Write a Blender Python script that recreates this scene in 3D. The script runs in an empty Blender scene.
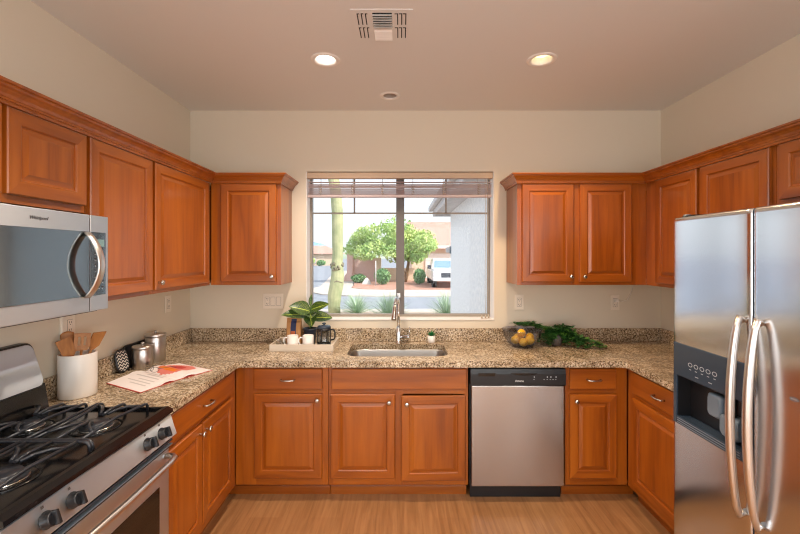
import bpy, bmesh, math, random
from mathutils import Vector, Matrix, Quaternion
random.seed(7)
SC = bpy.context.scene
COL = SC.collection
PI = math.pi
W, D, H = 3.785, 3.28, 2.765          # room width, camera distance from window wall, ceiling height

def srgb(r, g, b):
    f = lambda c: (c / 255 / 12.92) if c / 255 <= .04045 else ((c / 255 + .055) / 1.055) ** 2.4
    return (f(r), f(g), f(b), 1)

# ------------------------------------------------------------------ camera, world, lights
cam = bpy.data.cameras.new('camera'); cam_o = bpy.data.objects.new('camera', cam); COL.objects.link(cam_o)
cam.sensor_width = 36; cam.lens = 408 / 800 * 36; cam.shift_y = -(267 - 255.5) / 800
cam.clip_start = .02; cam.clip_end = 800
cam_o.location = (1.686, -D, 1.60); cam_o.rotation_euler = (PI / 2, 0, 0)
SC.camera = cam_o
SC.view_settings.view_transform = 'Standard'; SC.view_settings.look = 'None'
SC.view_settings.gamma = 1; SC.view_settings.use_curve_mapping = False
SC.view_settings.exposure = -0.06
try:
    SC.cycles.use_denoising = True; SC.cycles.filter_width = 1.15;  SC.cycles.max_bounces = 8; SC.cycles.diffuse_bounces = 5
    SC.cycles.sample_clamp_indirect = 6; SC.cycles.caustics_reflective = False; SC.cycles.caustics_refractive = False
except Exception: pass

wd = bpy.data.worlds.new('world'); SC.world = wd; wd.use_nodes = True
wn = wd.node_tree.nodes; wl = wd.node_tree.links
bg = wn['Background']
sky = wn.new('ShaderNodeTexSky'); sky.sky_type = 'NISHITA'; sky.sun_disc = False
sky.sun_elevation = math.radians(42); sky.sun_rotation = math.radians(120); sky.dust_density = 3.5; sky.air_density = 1.2
mx = wn.new('ShaderNodeMix'); mx.data_type = 'RGBA'; mx.inputs[0].default_value = .72
sm = wn.new('ShaderNodeMix'); sm.data_type = 'RGBA'; sm.blend_type = 'MULTIPLY'; sm.inputs[0].default_value = 1
sm.inputs[7].default_value = (.16, .16, .16, 1)
wl.new(sky.outputs[0], sm.inputs[6]); wl.new(sm.outputs[2], mx.inputs[6]); mx.inputs[7].default_value = (.84, .88, .93, 1)
wl.new(mx.outputs[2], bg.inputs[0]); bg.inputs[1].default_value = 1.62

def light(name, typ, loc, rot, energy, color, **kw):
    l = bpy.data.lights.new(name, typ); l.energy = energy; l.color = color[:3]
    for k, v in kw.items(): setattr(l, k, v)
    o = bpy.data.objects.new(name, l); COL.objects.link(o); o.location = loc; o.rotation_euler = rot
    return o
sun = light('sun', 'SUN', (10, -10, 20), (0, 0, 0), 4.5, (1, .93, .82), angle=.01)
sun.rotation_euler = Vector((-.62, .42, -.62)).to_track_quat('-Z', 'Y').to_euler()
# added fill lamps set in unseen rear and side openings behind the camera
light('rear_fill', 'AREA', (1.9, -6.9, 1.25), (PI / 2, 0, 0), 70, (.93, .97, 1), shape='RECTANGLE', size=3.2, size_y=2.2)
light('side_fill', 'AREA', (-.08, -4.75, 1.4), (0, -PI / 2, 0), 75, (.93, .97, 1), shape='RECTANGLE', size=1.9, size_y=2.3)
light('side_fill', 'AREA', (W + .08, -4.75, 1.4), (0, PI / 2, 0), 75, (.93, .97, 1), shape='RECTANGLE', size=1.9, size_y=2.3)
CAN_E = 15
cans_far = [(1.24, -2.5), (2.52, -2.5), (1.24, -4.3), (2.52, -4.3)]  # all unseen: near pair placed from cast shadows, far pair added for fill

# ------------------------------------------------------------------ materials
MATS = {}
def mat(name, color=(.8, .8, .8, 1), rough=.5, metal=0, spec=.5, **kw):
    m = bpy.data.materials.new(name); m.use_nodes = True
    b = m.node_tree.nodes['Principled BSDF']
    b.inputs['Base Color'].default_value = color; b.inputs['Roughness'].default_value = rough
    b.inputs['Metallic'].default_value = metal; b.inputs['Specular IOR Level'].default_value = spec
    for k, v in kw.items(): b.inputs[k].default_value = v
    MATS[name] = m
    return m
def nd(m, t, **kw):
    n = m.node_tree.nodes.new(t)
    for k, v in kw.items():
        if k in n.inputs: n.inputs[k].default_value = v
        else: setattr(n, k, v)
    return n
def lk(m, a, b): m.node_tree.links.new(a, b)
def bsdf(m): return m.node_tree.nodes['Principled BSDF']
def ramp(m, stops):
    r = nd(m, 'ShaderNodeValToRGB'); e = r.color_ramp.elements
    while len(e) > 2: e.remove(e[-1])
    for i, (p, c) in enumerate(stops):
        if i < 2: e[i].position = p; e[i].color = c
        else:
            x = e.new(p); x.color = c
    return r
def coords(m, scale=(1, 1, 1), kind='Object'):
    tc = nd(m, 'ShaderNodeTexCoord'); mp = nd(m, 'ShaderNodeMapping'); mp.inputs['Scale'].default_value = scale
    lk(m, tc.outputs[kind], mp.inputs['Vector']); return mp.outputs[0]
def bump(m, h, strength=.1, dist=.01):
    b = nd(m, 'ShaderNodeBump'); b.inputs['Strength'].default_value = strength; b.inputs['Distance'].default_value = dist
    lk(m, h, b.inputs['Height']); lk(m, b.outputs[0], bsdf(m).inputs['Normal'])

def wood(name, scale, c0, c1, c2, rough=.32, rnd=.12):
    m = mat(name, c1, rough)
    v = coords(m, scale)
    oi = nd(m, 'ShaderNodeObjectInfo'); ad = nd(m, 'ShaderNodeVectorMath', operation='ADD')
    sc_ = nd(m, 'ShaderNodeVectorMath', operation='SCALE'); sc_.inputs[0].default_value = (9, 7, 5)
    lk(m, oi.outputs['Random'], sc_.inputs['Scale']); lk(m, v, ad.inputs[0]); lk(m, sc_.outputs[0], ad.inputs[1])
    n1 = nd(m, 'ShaderNodeTexNoise'); n1.inputs['Scale'].default_value = 1; n1.inputs['Detail'].default_value = 6
    n1.inputs['Distortion'].default_value = .6
    lk(m, ad.outputs[0], n1.inputs['Vector'])
    n2 = nd(m, 'ShaderNodeTexNoise'); n2.inputs['Scale'].default_value = .28; n2.inputs['Detail'].default_value = 2
    lk(m, ad.outputs[0], n2.inputs['Vector'])
    a = nd(m, 'ShaderNodeMath', operation='MULTIPLY_ADD'); a.inputs[1].default_value = .5
    lk(m, n1.outputs[0], a.inputs[0]); 
    h2 = nd(m, 'ShaderNodeMath', operation='MULTIPLY'); h2.inputs[1].default_value = .5; lk(m, n2.outputs[0], h2.inputs[0])
    lk(m, h2.outputs[0], a.inputs[2])
    r = ramp(m, [(.33, c0), (.68, c2), (.5, c1)])
    lk(m, a.outputs[0], r.inputs[0])
    hs = nd(m, 'ShaderNodeHueSaturation')
    vr = nd(m, 'ShaderNodeMath', operation='MULTIPLY_ADD'); vr.inputs[1].default_value = rnd; vr.inputs[2].default_value = 1 - rnd / 2
    lk(m, oi.outputs['Random'], vr.inputs[0]); lk(m, vr.outputs[0], hs.inputs['Value']); lk(m, r.outputs[0], hs.inputs['Color'])
    lk(m, hs.outputs[0], bsdf(m).inputs['Base Color'])
    bump(m, n1.outputs[0], .04, .002)
    return m
CW = (srgb(130, 62, 10), srgb(158, 81, 15), srgb(176, 96, 23))
wood('wood_v', (30, 30, 2.2), *CW)
wood('wood_x', (2.2, 30, 30), *CW)
for k in ('wood_v', 'wood_x'):
    bsdf(MATS[k]).inputs['Coat Weight'].default_value = .4; bsdf(MATS[k]).inputs['Coat Roughness'].default_value = .2
wood('maple', (3, 30, 30), srgb(205, 176, 140), srgb(216, 188, 152), srgb(226, 200, 166), .5)
wood('spoon_wood', (40, 40, 5), srgb(150, 92, 44), srgb(178, 116, 60), srgb(196, 134, 74), .5)
wood('tray_wood', (4, 40, 40), srgb(196, 180, 162), srgb(210, 196, 178), srgb(222, 210, 194), .5)

def wall_mat(name, c, sc_=60, st=.08):
    m = mat(name, c, .75, spec=.25); n = nd(m, 'ShaderNodeTexNoise'); n.inputs['Scale'].default_value = sc_; n.inputs['Detail'].default_value = 4
    lk(m, coords(m), n.inputs['Vector']); bump(m, n.outputs[0], st, .004); return m
wall_mat('wall_paint', srgb(222, 210, 191)); wall_mat('ceiling_paint', srgb(228, 225, 222))

m = mat('floor_wood', rough=.3)
v = coords(m, (1, 1, 1), 'Object')
mp = nd(m, 'ShaderNodeMapping'); mp.inputs['Rotation'].default_value = (0, 0, PI / 2); lk(m, v, mp.inputs['Vector'])
br = nd(m, 'ShaderNodeTexBrick'); br.offset = .37
for k, x in (('Scale', 1), ('Brick Width', 1.25), ('Row Height', .19), ('Mortar Size', .0012), ('Mortar Smooth', .3)): br.inputs[k].default_value = x
br.inputs['Color1'].default_value = srgb(160, 114, 74); br.inputs['Color2'].default_value = srgb(170, 124, 82); br.inputs['Mortar'].default_value = srgb(168, 120, 78)
lk(m, mp.outputs[0], br.inputs['Vector'])
n = nd(m, 'ShaderNodeTexNoise'); n.inputs['Scale'].default_value = 1; n.inputs['Detail'].default_value = 6; n.inputs['Distortion'].default_value = .8
mp2 = nd(m, 'ShaderNodeMapping'); mp2.inputs['Scale'].default_value = (36, 2.2, 1); lk(m, v, mp2.inputs['Vector']); lk(m, mp2.outputs[0], n.inputs['Vector'])
r = ramp(m, [(.3, (.66, .6, .55, 1)), (.68, (1.08, 1.08, 1.08, 1))]); lk(m, n.outputs[0], r.inputs[0])
mm = nd(m, 'ShaderNodeMix', data_type='RGBA', blend_type='MULTIPLY'); mm.inputs[0].default_value = .85
lk(m, br.outputs[0], mm.inputs[6]); lk(m, r.outputs[0], mm.inputs[7]); lk(m, mm.outputs[2], bsdf(m).inputs['Base Color'])

m = mat('granite', rough=.12)
v = coords(m)
n1 = nd(m, 'ShaderNodeTexNoise'); n1.inputs['Scale'].default_value = 88; n1.inputs['Detail'].default_value = 5; n1.inputs['Roughness'].default_value = .65; lk(m, v, n1.inputs['Vector'])
r1 = ramp(m, [(.35, srgb(64, 52, 44)), (.44, srgb(152, 128, 100)), (.53, srgb(196, 176, 148)), (.65, srgb(232, 220, 202))])
lk(m, n1.outputs[0], r1.inputs[0])
n2 = nd(m, 'ShaderNodeTexNoise'); n2.inputs['Scale'].default_value = 130; n2.inputs['Detail'].default_value = 3; lk(m, v, n2.inputs['Vector'])
r2 = ramp(m, [(.59, (0, 0, 0, 1)), (.64, (1, 1, 1, 1))]); lk(m, n2.outputs[0], r2.inputs[0])
n3 = nd(m, 'ShaderNodeTexNoise'); n3.inputs['Scale'].default_value = 7; n3.inputs['Detail'].default_value = 3; lk(m, v, n3.inputs['Vector'])
r3 = ramp(m, [(.35, (.72, .68, .62, 1)), (.65, (1.1, 1.08, 1.05, 1))]); lk(m, n3.outputs[0], r3.inputs[0])
mm = nd(m, 'ShaderNodeMix', data_type='RGBA', blend_type='MULTIPLY'); mm.inputs[0].default_value = 1; lk(m, r1.outputs[0], mm.inputs[6]); lk(m, r3.outputs[0], mm.inputs[7])
mk = nd(m, 'ShaderNodeMix', data_type='RGBA'); lk(m, r2.outputs[0], mk.inputs[0]); lk(m, mm.outputs[2], mk.inputs[6]); mk.inputs[7].default_value = srgb(40, 32, 28)
lk(m, mk.outputs[2], bsdf(m).inputs['Base Color'])

def steel(name, c, rough, scale, aniso=0):
    m = mat(name, c, rough, 1); n = nd(m, 'ShaderNodeTexNoise'); n.inputs['Scale'].default_value = 1; n.inputs['Detail'].default_value = 3
    lk(m, coords(m, scale), n.inputs['Vector'])
    a = nd(m, 'ShaderNodeMath', operation='MULTIPLY_ADD'); a.inputs[1].default_value = .05; a.inputs[2].default_value = rough - .025
    lk(m, n.outputs[0], a.inputs[0]); lk(m, a.outputs[0], bsdf(m).inputs['Roughness']); return m
steel('steel', srgb(196, 192, 188), .24, (4, 4, 300))
steel('steel_light', srgb(214, 221, 228), .42, (4, 4, 300)); steel('steel_v', srgb(186, 180, 176), .24, (4, 4, 300))
for k, an in (('steel_light', .85), ('steel_v', .6)):
    m = MATS[k]; tg = nd(m, 'ShaderNodeTangent', direction_type='RADIAL', axis='Z'); lk(m, tg.outputs[0], bsdf(m).inputs['Tangent'])
    bsdf(m).inputs['Anisotropic'].default_value = an; bsdf(m).inputs['Anisotropic Rotation'].default_value = .25
steel('basin_steel', srgb(176, 172, 168), .38, (4, 4, 300))
mat('nickel', srgb(205, 200, 194), .22, 1); mat('chrome', srgb(225, 225, 225), .08, 1)
mat('handle_steel', srgb(220, 214, 208), .3, 1)
mat('black_plastic', srgb(24, 24, 27), .35); mat('black_gloss', srgb(12, 12, 14), .08); mat('black_enamel', srgb(13, 13, 15), .16)
mat('cast_iron', srgb(38, 39, 44), .28); mat('dark_gap', srgb(18, 15, 14), .6)
mat('slate_plastic', srgb(50, 62, 76), .25); mat('slate_light', srgb(110, 122, 134), .3)
mat('white_plastic', srgb(238, 232, 224), .4); mat('white_ceramic', srgb(240, 234, 228), .15)
mat('crock_ceramic', srgb(232, 224, 216), .3)
mat('plate_white', srgb(234, 222, 206), .35); mat('trim_white', srgb(240, 234, 228), .45)
mat('oven_glass', srgb(30, 24, 20), .05); mat('mw_glass', srgb(136, 144, 148), .1, metal=1)
mat('print_grey', srgb(170, 176, 182), .5); mat('print_dark', srgb(66, 62, 62), .5); mat('print_white', srgb(226, 226, 226), .5)
mat('frame_bronze', srgb(150, 140, 128), .45); mat('frame_dark', srgb(104, 98, 94), .45)
mat('blind_wood', srgb(206, 178, 150), .5); mat('blind_slat', srgb(236, 222, 222), .4)
mat('cord_white', srgb(186, 168, 150), .7)
mat('kraft', srgb(188, 136, 84), .75); mat('navy', srgb(34, 44, 84), .55); mat('rust', srgb(176, 92, 48), .6)
mat('navy_pot', srgb(40, 48, 62), .4); mat('soil', srgb(58, 42, 30), .95)
mat('stem_green', srgb(70, 104, 50), .5); mat('succulent', srgb(30, 128, 66), .5); mat('ivy_leaf', srgb(52, 104, 44), .5)
mat('ivy_light', srgb(84, 136, 48), .5); mat('lemon', srgb(248, 188, 30), .4); mat('grey_pot', srgb(96, 84, 78), .6)
mat('paper', srgb(240, 230, 226), .6); mat('cover_red', srgb(196, 60, 56), .45); mat('page_pink', srgb(226, 128, 116), .6)
mat('page_orange', srgb(232, 128, 36), .6); mat('page_text', srgb(206, 196, 192), .6); mat('wire', srgb(90, 80, 74), .3, .8)
mat('lamp_white', (0, 0, 0, 1), .5, **{'Emission Color': (1, .93, .84, 1), 'Emission Strength': 4.5})
mat('lamp_warm', (0, 0, 0, 1), .5, **{'Emission Color': (1, .78, .40, 1), 'Emission Strength': 2.4})
mat('baffle', srgb(150, 146, 142), .5); mat('lamp_off', srgb(178, 166, 156), .4)
mat('led_screen', srgb(120, 150, 150), .2)
m = mat('leaf_veined', rough=.35)
tcn = nd(m, 'ShaderNodeUVMap'); sx = nd(m, 'ShaderNodeSeparateXYZ'); lk(m, tcn.outputs[0], sx.inputs[0])
ab = nd(m, 'ShaderNodeMath', operation='ABSOLUTE'); lk(m, sx.outputs[0], ab.inputs[0])
t1 = nd(m, 'ShaderNodeMath', operation='MULTIPLY_ADD'); t1.inputs[1].default_value = -.9; lk(m, ab.outputs[0], t1.inputs[0]); lk(m, sx.outputs[1], t1.inputs[2])
t2 = nd(m, 'ShaderNodeMath', operation='MULTIPLY'); t2.inputs[1].default_value = 7; lk(m, t1.outputs[0], t2.inputs[0])
t3 = nd(m, 'ShaderNodeMath', operation='FRACT'); lk(m, t2.outputs[0], t3.inputs[0])
t4 = nd(m, 'ShaderNodeMath', operation='LESS_THAN'); t4.inputs[1].default_value = .09; lk(m, t3.outputs[0], t4.inputs[0])
t5 = nd(m, 'ShaderNodeMath', operation='LESS_THAN'); t5.inputs[1].default_value = .05; lk(m, ab.outputs[0], t5.inputs[0])
t6 = nd(m, 'ShaderNodeMath', operation='MAXIMUM'); lk(m, t4.outputs[0], t6.inputs[0]); lk(m, t5.outputs[0], t6.inputs[1])
lm = nd(m, 'ShaderNodeMix', data_type='RGBA'); lk(m, t6.outputs[0], lm.inputs[0]); lm.inputs[6].default_value = srgb(28, 66, 28); lm.inputs[7].default_value = srgb(186, 206, 80)
lk(m, lm.outputs[2], bsdf(m).inputs['Base Color'])

def glassy(name, tint, fac, rough=.0):
    m = bpy.data.materials.new(name); m.use_nodes = True; nt = m.node_tree; nt.nodes.remove(nt.nodes['Principled BSDF'])
    o = nt.nodes['Material Output']; t = nt.nodes.new('ShaderNodeBsdfTransparent'); t.inputs[0].default_value = tint
    g = nt.nodes.new('ShaderNodeBsdfGlossy'); g.inputs['Roughness'].default_value = rough
    x = nt.nodes.new('ShaderNodeMixShader'); x.inputs[0].default_value = fac
    if fac > .1:
        pass
    nt.links.new(t.outputs[0], x.inputs[1]); nt.links.new(g.outputs[0], x.inputs[2]); nt.links.new(x.outputs[0], o.inputs[0]); MATS[name] = m
glassy('pane_glass', (.985, .99, .99, 1), .007)
glassy('bowl_glass', (.78, .80, .87, 1), .15, .08)
glassy('clear_glass', (.9, .92, .92, 1), .12, .02)

m = MATS['blind_slat']; tr = nd(m, 'ShaderNodeBsdfTranslucent'); tr.inputs[0].default_value = srgb(236, 222, 220); xs_ = nd(m, 'ShaderNodeMixShader'); xs_.inputs[0].default_value = .5
lk(m, bsdf(m).outputs[0], xs_.inputs[1]); lk(m, tr.outputs[0], xs_.inputs[2]); lk(m, xs_.outputs[0], m.node_tree.nodes['Material Output'].inputs[0])
# outdoor
def noisy(name, a, b, scale, rough=.9, st=0, sp=(.35, .65)):
    m = mat(name, a, rough, spec=.2); n = nd(m, 'ShaderNodeTexNoise'); n.inputs['Scale'].default_value = scale; n.inputs['Detail'].default_value = 6
    lk(m, coords(m), n.inputs['Vector']); r = ramp(m, [(sp[0], a), (sp[1], b)]); lk(m, n.outputs[0], r.inputs[0]); lk(m, r.outputs[0], bsdf(m).inputs['Base Color'])
    if st: bump(m, n.outputs[0], st, .02)
    return m
noisy('asphalt', srgb(142, 148, 160), srgb(160, 166, 176), 2); noisy('concrete', srgb(196, 186, 178), srgb(210, 200, 192), 3)
noisy('gravel_pink', srgb(176, 128, 112), srgb(206, 164, 146), 9, st=.3); noisy('gravel_tan', srgb(206, 184, 164), srgb(228, 210, 192), 9, st=.3)
noisy('stucco', srgb(230, 235, 240), srgb(248, 250, 252), 16, st=.8); noisy('stucco_pink', srgb(214, 176, 168), srgb(226, 190, 180), 6)
noisy('stucco_tan', srgb(224, 200, 176), srgb(234, 212, 190), 6); noisy('roof_tile', srgb(186, 148, 136), srgb(206, 172, 160), 5)
noisy('fascia', srgb(196, 194, 196), srgb(206, 204, 206), 5)
noisy('cactus_skin', srgb(160, 168, 132), srgb(186, 188, 150), 4, st=.1); noisy('scar_bark', srgb(110, 108, 92), srgb(160, 152, 132), 14)
noisy('bark', srgb(120, 96, 74), srgb(150, 124, 98), 8)
noisy('leaf_tree', srgb(150, 188, 116), srgb(206, 222, 146), 1.2); noisy('leaf_dark', srgb(112, 156, 110), srgb(150, 186, 130), 3)
noisy('leaf_olive', srgb(178, 178, 104), srgb(206, 196, 130), 1); noisy('leaf_spiky', srgb(160, 190, 156), srgb(196, 214, 188), 4)
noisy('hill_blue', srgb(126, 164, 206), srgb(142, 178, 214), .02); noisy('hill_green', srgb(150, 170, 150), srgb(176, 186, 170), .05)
noisy('rock_white', srgb(214, 208, 204), srgb(230, 226, 222), 4)
mat('car_white', srgb(236, 238, 242), .2); mat('car_glass', srgb(130, 160, 186), .08); mat('tyre', srgb(40, 40, 44), .8); mat('car_dark', srgb(70, 74, 84), .4)
mat('car_lamp', srgb(220, 226, 232), .1); mat('garage_white', srgb(236, 230, 224), .6)

# ------------------------------------------------------------------ mesh builder
class MB:
    def __init__(s): s.bm = bmesh.new(); s.mats = []; s.uv = None
    def mi(s, m):
        if m not in s.mats: s.mats.append(m)
        return s.mats.index(m)
    def faces(s, verts, faces, m, smooth=False, M=None):
        vs = [s.bm.verts.new(M @ Vector(v) if M else v) for v in verts]; i = s.mi(m); out = []
        for f in faces:
            try: q = s.bm.faces.new([vs[k] for k in f])
            except ValueError: continue
            q.material_index = i; q.smooth = smooth; out.append(q)
        return vs, out
    def box(s, x0, x1, y0, y1, z0, z1, m, b=0, M=None):
        x0, x1 = min(x0, x1), max(x0, x1); y0, y1 = min(y0, y1), max(y0, y1); z0, z1 = min(z0, z1), max(z0, z1)
        V = [(x, y, z) for x in (x0, x1) for y in (y0, y1) for z in (z0, z1)]
        F = [(0, 1, 3, 2), (4, 6, 7, 5), (0, 4, 5, 1), (2, 3, 7, 6), (0, 2, 6, 4), (1, 5, 7, 3)]
        vs, fs = s.faces(V, F, m, M=M)
        if b:
            b = min(b, .45 * min(x1 - x0, y1 - y0, z1 - z0))
            ed = list({e for f in fs for e in f.edges})
            r = bmesh.ops.bevel(s.bm, geom=ed, offset=b, segments=2, profile=.6, affect='EDGES')
            i = s.mi(m)
            for f in r['faces']: f.material_index = i
        return s
    def loft(s, rings, m, smooth=True, cap=(True, True), closed=True, M=None):
        i = s.mi(m); R = [[s.bm.verts.new(M @ Vector(p) if M else p) for p in r] for r in rings]; n = len(R[0])
        for a, b in zip(R, R[1:]):
            for k in range(n if closed else n - 1):
                try: f = s.bm.faces.new((a[k], a[(k + 1) % n], b[(k + 1) % n], b[k]))
                except ValueError: continue
                f.material_index = i; f.smooth = smooth
        for c, r in ((cap[0], R[0][::-1]), (cap[1], R[-1])):
            if c:
                try: f = s.bm.faces.new(r); f.material_index = i
                except ValueError: pass
        return s
    def lathe(s, prof, m, c=(0, 0, 0), n=24, axis='z', M=None, cap=(True, True), smooth=True, sx=1, sy=1):
        T = Matrix.Translation(c)
        if axis == 'x': T = T @ Matrix.Rotation(PI / 2, 4, 'Y')
        if axis == '-x': T = T @ Matrix.Rotation(-PI / 2, 4, 'Y')
        if axis == '-y': T = T @ Matrix.Rotation(PI / 2, 4, 'X')
        if axis == 'y': T = T @ Matrix.Rotation(-PI / 2, 4, 'X')
        if M: T = M @ T
        rings = [[(r * sx * math.cos(2 * PI * k / n), r * sy * math.sin(2 * PI * k / n), z) for k in range(n)] for r, z in prof]
        return s.loft(rings, m, smooth, cap, M=T)
    def tube(s, pts, r, m, n=8, smooth=True, cap=True, flat=None):
        P = [Vector(p) for p in pts]; rs = r if isinstance(r, (list, tuple)) else [r] * len(P); rings = []; up = None
        for k, p in enumerate(P):
            t = (P[min(k + 1, len(P) - 1)] - P[max(k - 1, 0)]).normalized()
            if up is None: up = t.orthogonal().normalized() if not flat else Vector(flat)
            u = (up - t * up.dot(t)).normalized(); w = t.cross(u); up = u
            a = 1
            rings.append([tuple(p + u * rs[k] * math.cos(2 * PI * j / n) + w * rs[k] * math.sin(2 * PI * j / n)) for j in range(n)])
        return s.loft(rings, m, smooth, (cap, cap))
    def ribbon(s, pts, wv, th, m, smooth=True):   # flat bar swept along pts: width vector wv, thickness th
        P = [Vector(p) for p in pts]; wv = Vector(wv); rings = []
        for k, p in enumerate(P):
            t = (P[min(k + 1, len(P) - 1)] - P[max(k - 1, 0)]).normalized(); nrm = t.cross(wv.normalized()).normalized() * th / 2
            rings.append([tuple(p + a * wv / 2 + b * nrm) for a, b in ((-1, -.6), (-.8, -1), (.8, -1), (1, -.6), (1, .6), (.8, 1), (-.8, 1), (-1, .6))])
        return s.loft(rings, m, smooth)
    def leaf(s, base, d, up, L, Wd, m, curl=.25, n=6):
        base, d, up = Vector(base), Vector(d).normalized(), Vector(up); side = d.cross(up).normalized(); up = side.cross(d).normalized()
        if s.uv is None: s.uv = s.bm.loops.layers.uv.new('UVMap')
        i = s.mi(m); rows = []
        for k in range(n + 1):
            t = k / n; w = Wd * .5 * max(.02, math.sin(PI * min(1, t ** .8)) ** .75) if k < n else .001
            c = base + d * L * t - up * curl * L * t * t
            rows.append([(s.bm.verts.new(c + side * w * q + up * abs(q) * w * .35), (q, t)) for q in (-1, 0, 1)])
        for a, b in zip(rows, rows[1:]):
            for q in (0, 1):
                vv = (a[q], a[q + 1], b[q + 1], b[q])
                f = s.bm.faces.new([x[0] for x in vv]); f.material_index = i; f.smooth = True
                for lp, x in zip(f.loops, vv): lp[s.uv].uv = x[1]
        return s
    def build(s, name, parent=None, origin=None, smooth_angle=None, recalc=True):
        if recalc: bmesh.ops.recalc_face_normals(s.bm, faces=s.bm.faces)
        vs = s.bm.verts
        if origin is None:
            lo = [min(v.co[k] for v in vs) for k in range(3)]; hi = [max(v.co[k] for v in vs) for k in range(3)]
            origin = Vector([(a + b) / 2 for a, b in zip(lo, hi)])
        origin = Vector(origin)
        bmesh.ops.translate(s.bm, vec=-origin, verts=list(vs))
        me = bpy.data.meshes.new(name); s.bm.to_mesh(me); s.bm.free()
        for m in s.mats: me.materials.append(MATS[m])
        o = bpy.data.objects.new(name, me); COL.objects.link(o)
        o['_o'] = list(origin)                       # origin in the thing's own frame
        if parent is not None:
            po = Vector(parent['_o']) if '_o' in parent else Vector((0, 0, 0))
            o.parent = parent; o.location = origin - po
        else: o.location = origin
        return o
def thing(name, label, cat, loc=(0, 0, 0), rz=0, group=None):
    o = bpy.data.objects.new(name, None); COL.objects.link(o); o.empty_display_size = .1
    o.location = loc; o.rotation_euler = (0, 0, rz); o['label'] = label; o['category'] = cat
    if group: o['group'] = group
    return o
def tag(o, label, cat, group=None, kind=None):
    o['label'] = label; o['category'] = cat
    if group: o['group'] = group
    if kind: o['kind'] = kind
    return o
def struct(o): o['kind'] = 'structure'; return o
def text(body, size, m, parent, loc, rot, name='lettering', ext=.0006, shear=0):
    c = bpy.data.curves.new(name, 'FONT'); c.body = body; c.size = size; c.extrude = ext; c.align_x = 'CENTER'; c.align_y = 'CENTER'; c.shear = shear
    c.materials.append(MATS[m]); o_ = bpy.data.objects.new('tmp', c); COL.objects.link(o_); bpy.context.view_layer.update()
    me = bpy.data.meshes.new_from_object(o_.evaluated_get(bpy.context.evaluated_depsgraph_get())); bpy.data.objects.remove(o_); bpy.data.curves.remove(c)
    o = bpy.data.objects.new(name, me); COL.objects.link(o); o.parent = parent
    po = Vector(parent['_o']) if '_o' in parent else Vector((0, 0, 0))
    o.location = Vector(loc) - po; o.rotation_euler = rot; return o
def poly_extrude(mb, loops, z0, z1, m, axis='z', chamfer=0):
    """flat plate with holes: loops = [outer, hole...] as 2-D point lists"""
    def P(p, h): return (p[0], p[1], h) if axis == 'z' else (p[0], h, p[1]) if axis == 'y' else (h, p[0], p[1])
    i = mb.mi(m)
    for h, flip in ((z0, 0), (z1, 1)):
        es = []
        for L in loops:
            vs = [mb.bm.verts.new(P(p, h)) for p in L]
            es += [mb.bm.edges.new((vs[k], vs[(k + 1) % len(vs)])) for k in range(len(vs))]
        r = bmesh.ops.triangle_fill(mb.bm, use_beauty=True, use_dissolve=False, edges=es)
        for f in r['geom']:
            if isinstance(f, bmesh.types.BMFace): f.material_index = i
    for L in loops:
        mb.loft([[P(p, z0) for p in L], [P(p, z1) for p in L]], m, False, (False, False))
    bmesh.ops.remove_doubles(mb.bm, verts=list(mb.bm.verts), dist=1e-5)
def rrect(x0, x1, y0, y1, r, n=5):
    out = []
    for cx, cy, a in ((x1 - r, y1 - r, 0), (x0 + r, y1 - r, 1), (x0 + r, y0 + r, 2), (x1 - r, y0 + r, 3)):
        for k in range(n + 1):
            t = (a + k / n) * PI / 2; out.append((cx + r * math.cos(t), cy + r * math.sin(t)))
    return out
def circle(cx, cy, r, n=24): return [(cx + r * math.cos(2 * PI * k / n), cy + r * math.sin(2 * PI * k / n)) for k in range(n)]

# ------------------------------------------------------------------ the room
YB = -6.8
WX0, WX1, WZ0, WZ1 = .929, 2.445, 1.08, 2.275
b = MB(); b.box(-.15, W + .15, YB - .15, .2, -.1, 0, 'floor_wood'); struct(b.build('floor', origin=(0, 0, 0)))
b = MB()
can_pos = [(1.243, -.852), (2.528, -.855), (1.613, -.305)] + cans_far
CR = [.062, .062, .05] + [.062] * 4
poly_extrude(b, [[(-.15, YB - .15), (W + .15, YB - .15), (W + .15, .2), (-.15, .2)]] + [circle(x, y, r) for (x, y), r in zip(can_pos, CR)], H, H + .02, 'ceiling_paint')
struct(b.build('ceiling', origin=(0, 0, 0)))
b = MB(); poly_extrude(b, [[(-.15, 0), (W + .15, 0), (W + .15, H), (-.15, H)], [(WX0, WZ0), (WX1, WZ0), (WX1, WZ1), (WX0, WZ1)]], 0, .2, 'wall_paint', 'y')
struct(b.build('wall_back', origin=(0, 0, 0)))
SIDE = [[(YB, 0), (0, 0), (0, H), (YB, H)], [(-5.9, .45), (-3.6, .45), (-3.6, 2.35), (-5.9, 2.35)]]
b = MB(); poly_extrude(b, SIDE, -.15, 0, 'wall_paint', 'x'); struct(b.build('wall_left', origin=(0, 0, 0)))
b = MB(); poly_extrude(b, SIDE, W, W + .15, 'wall_paint', 'x'); struct(b.build('wall_right', origin=(0, 0, 0)))
b = MB(); poly_extrude(b, [[(-.15, 0), (W + .15, 0), (W + .15, H), (-.15, H)], [(.3, .15), (3.5, .15), (3.5, 2.35), (.3, 2.35)]], YB - .15, YB, 'wall_paint', 'y')
struct(b.build('wall_front', origin=(0, 0, 0)))
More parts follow.
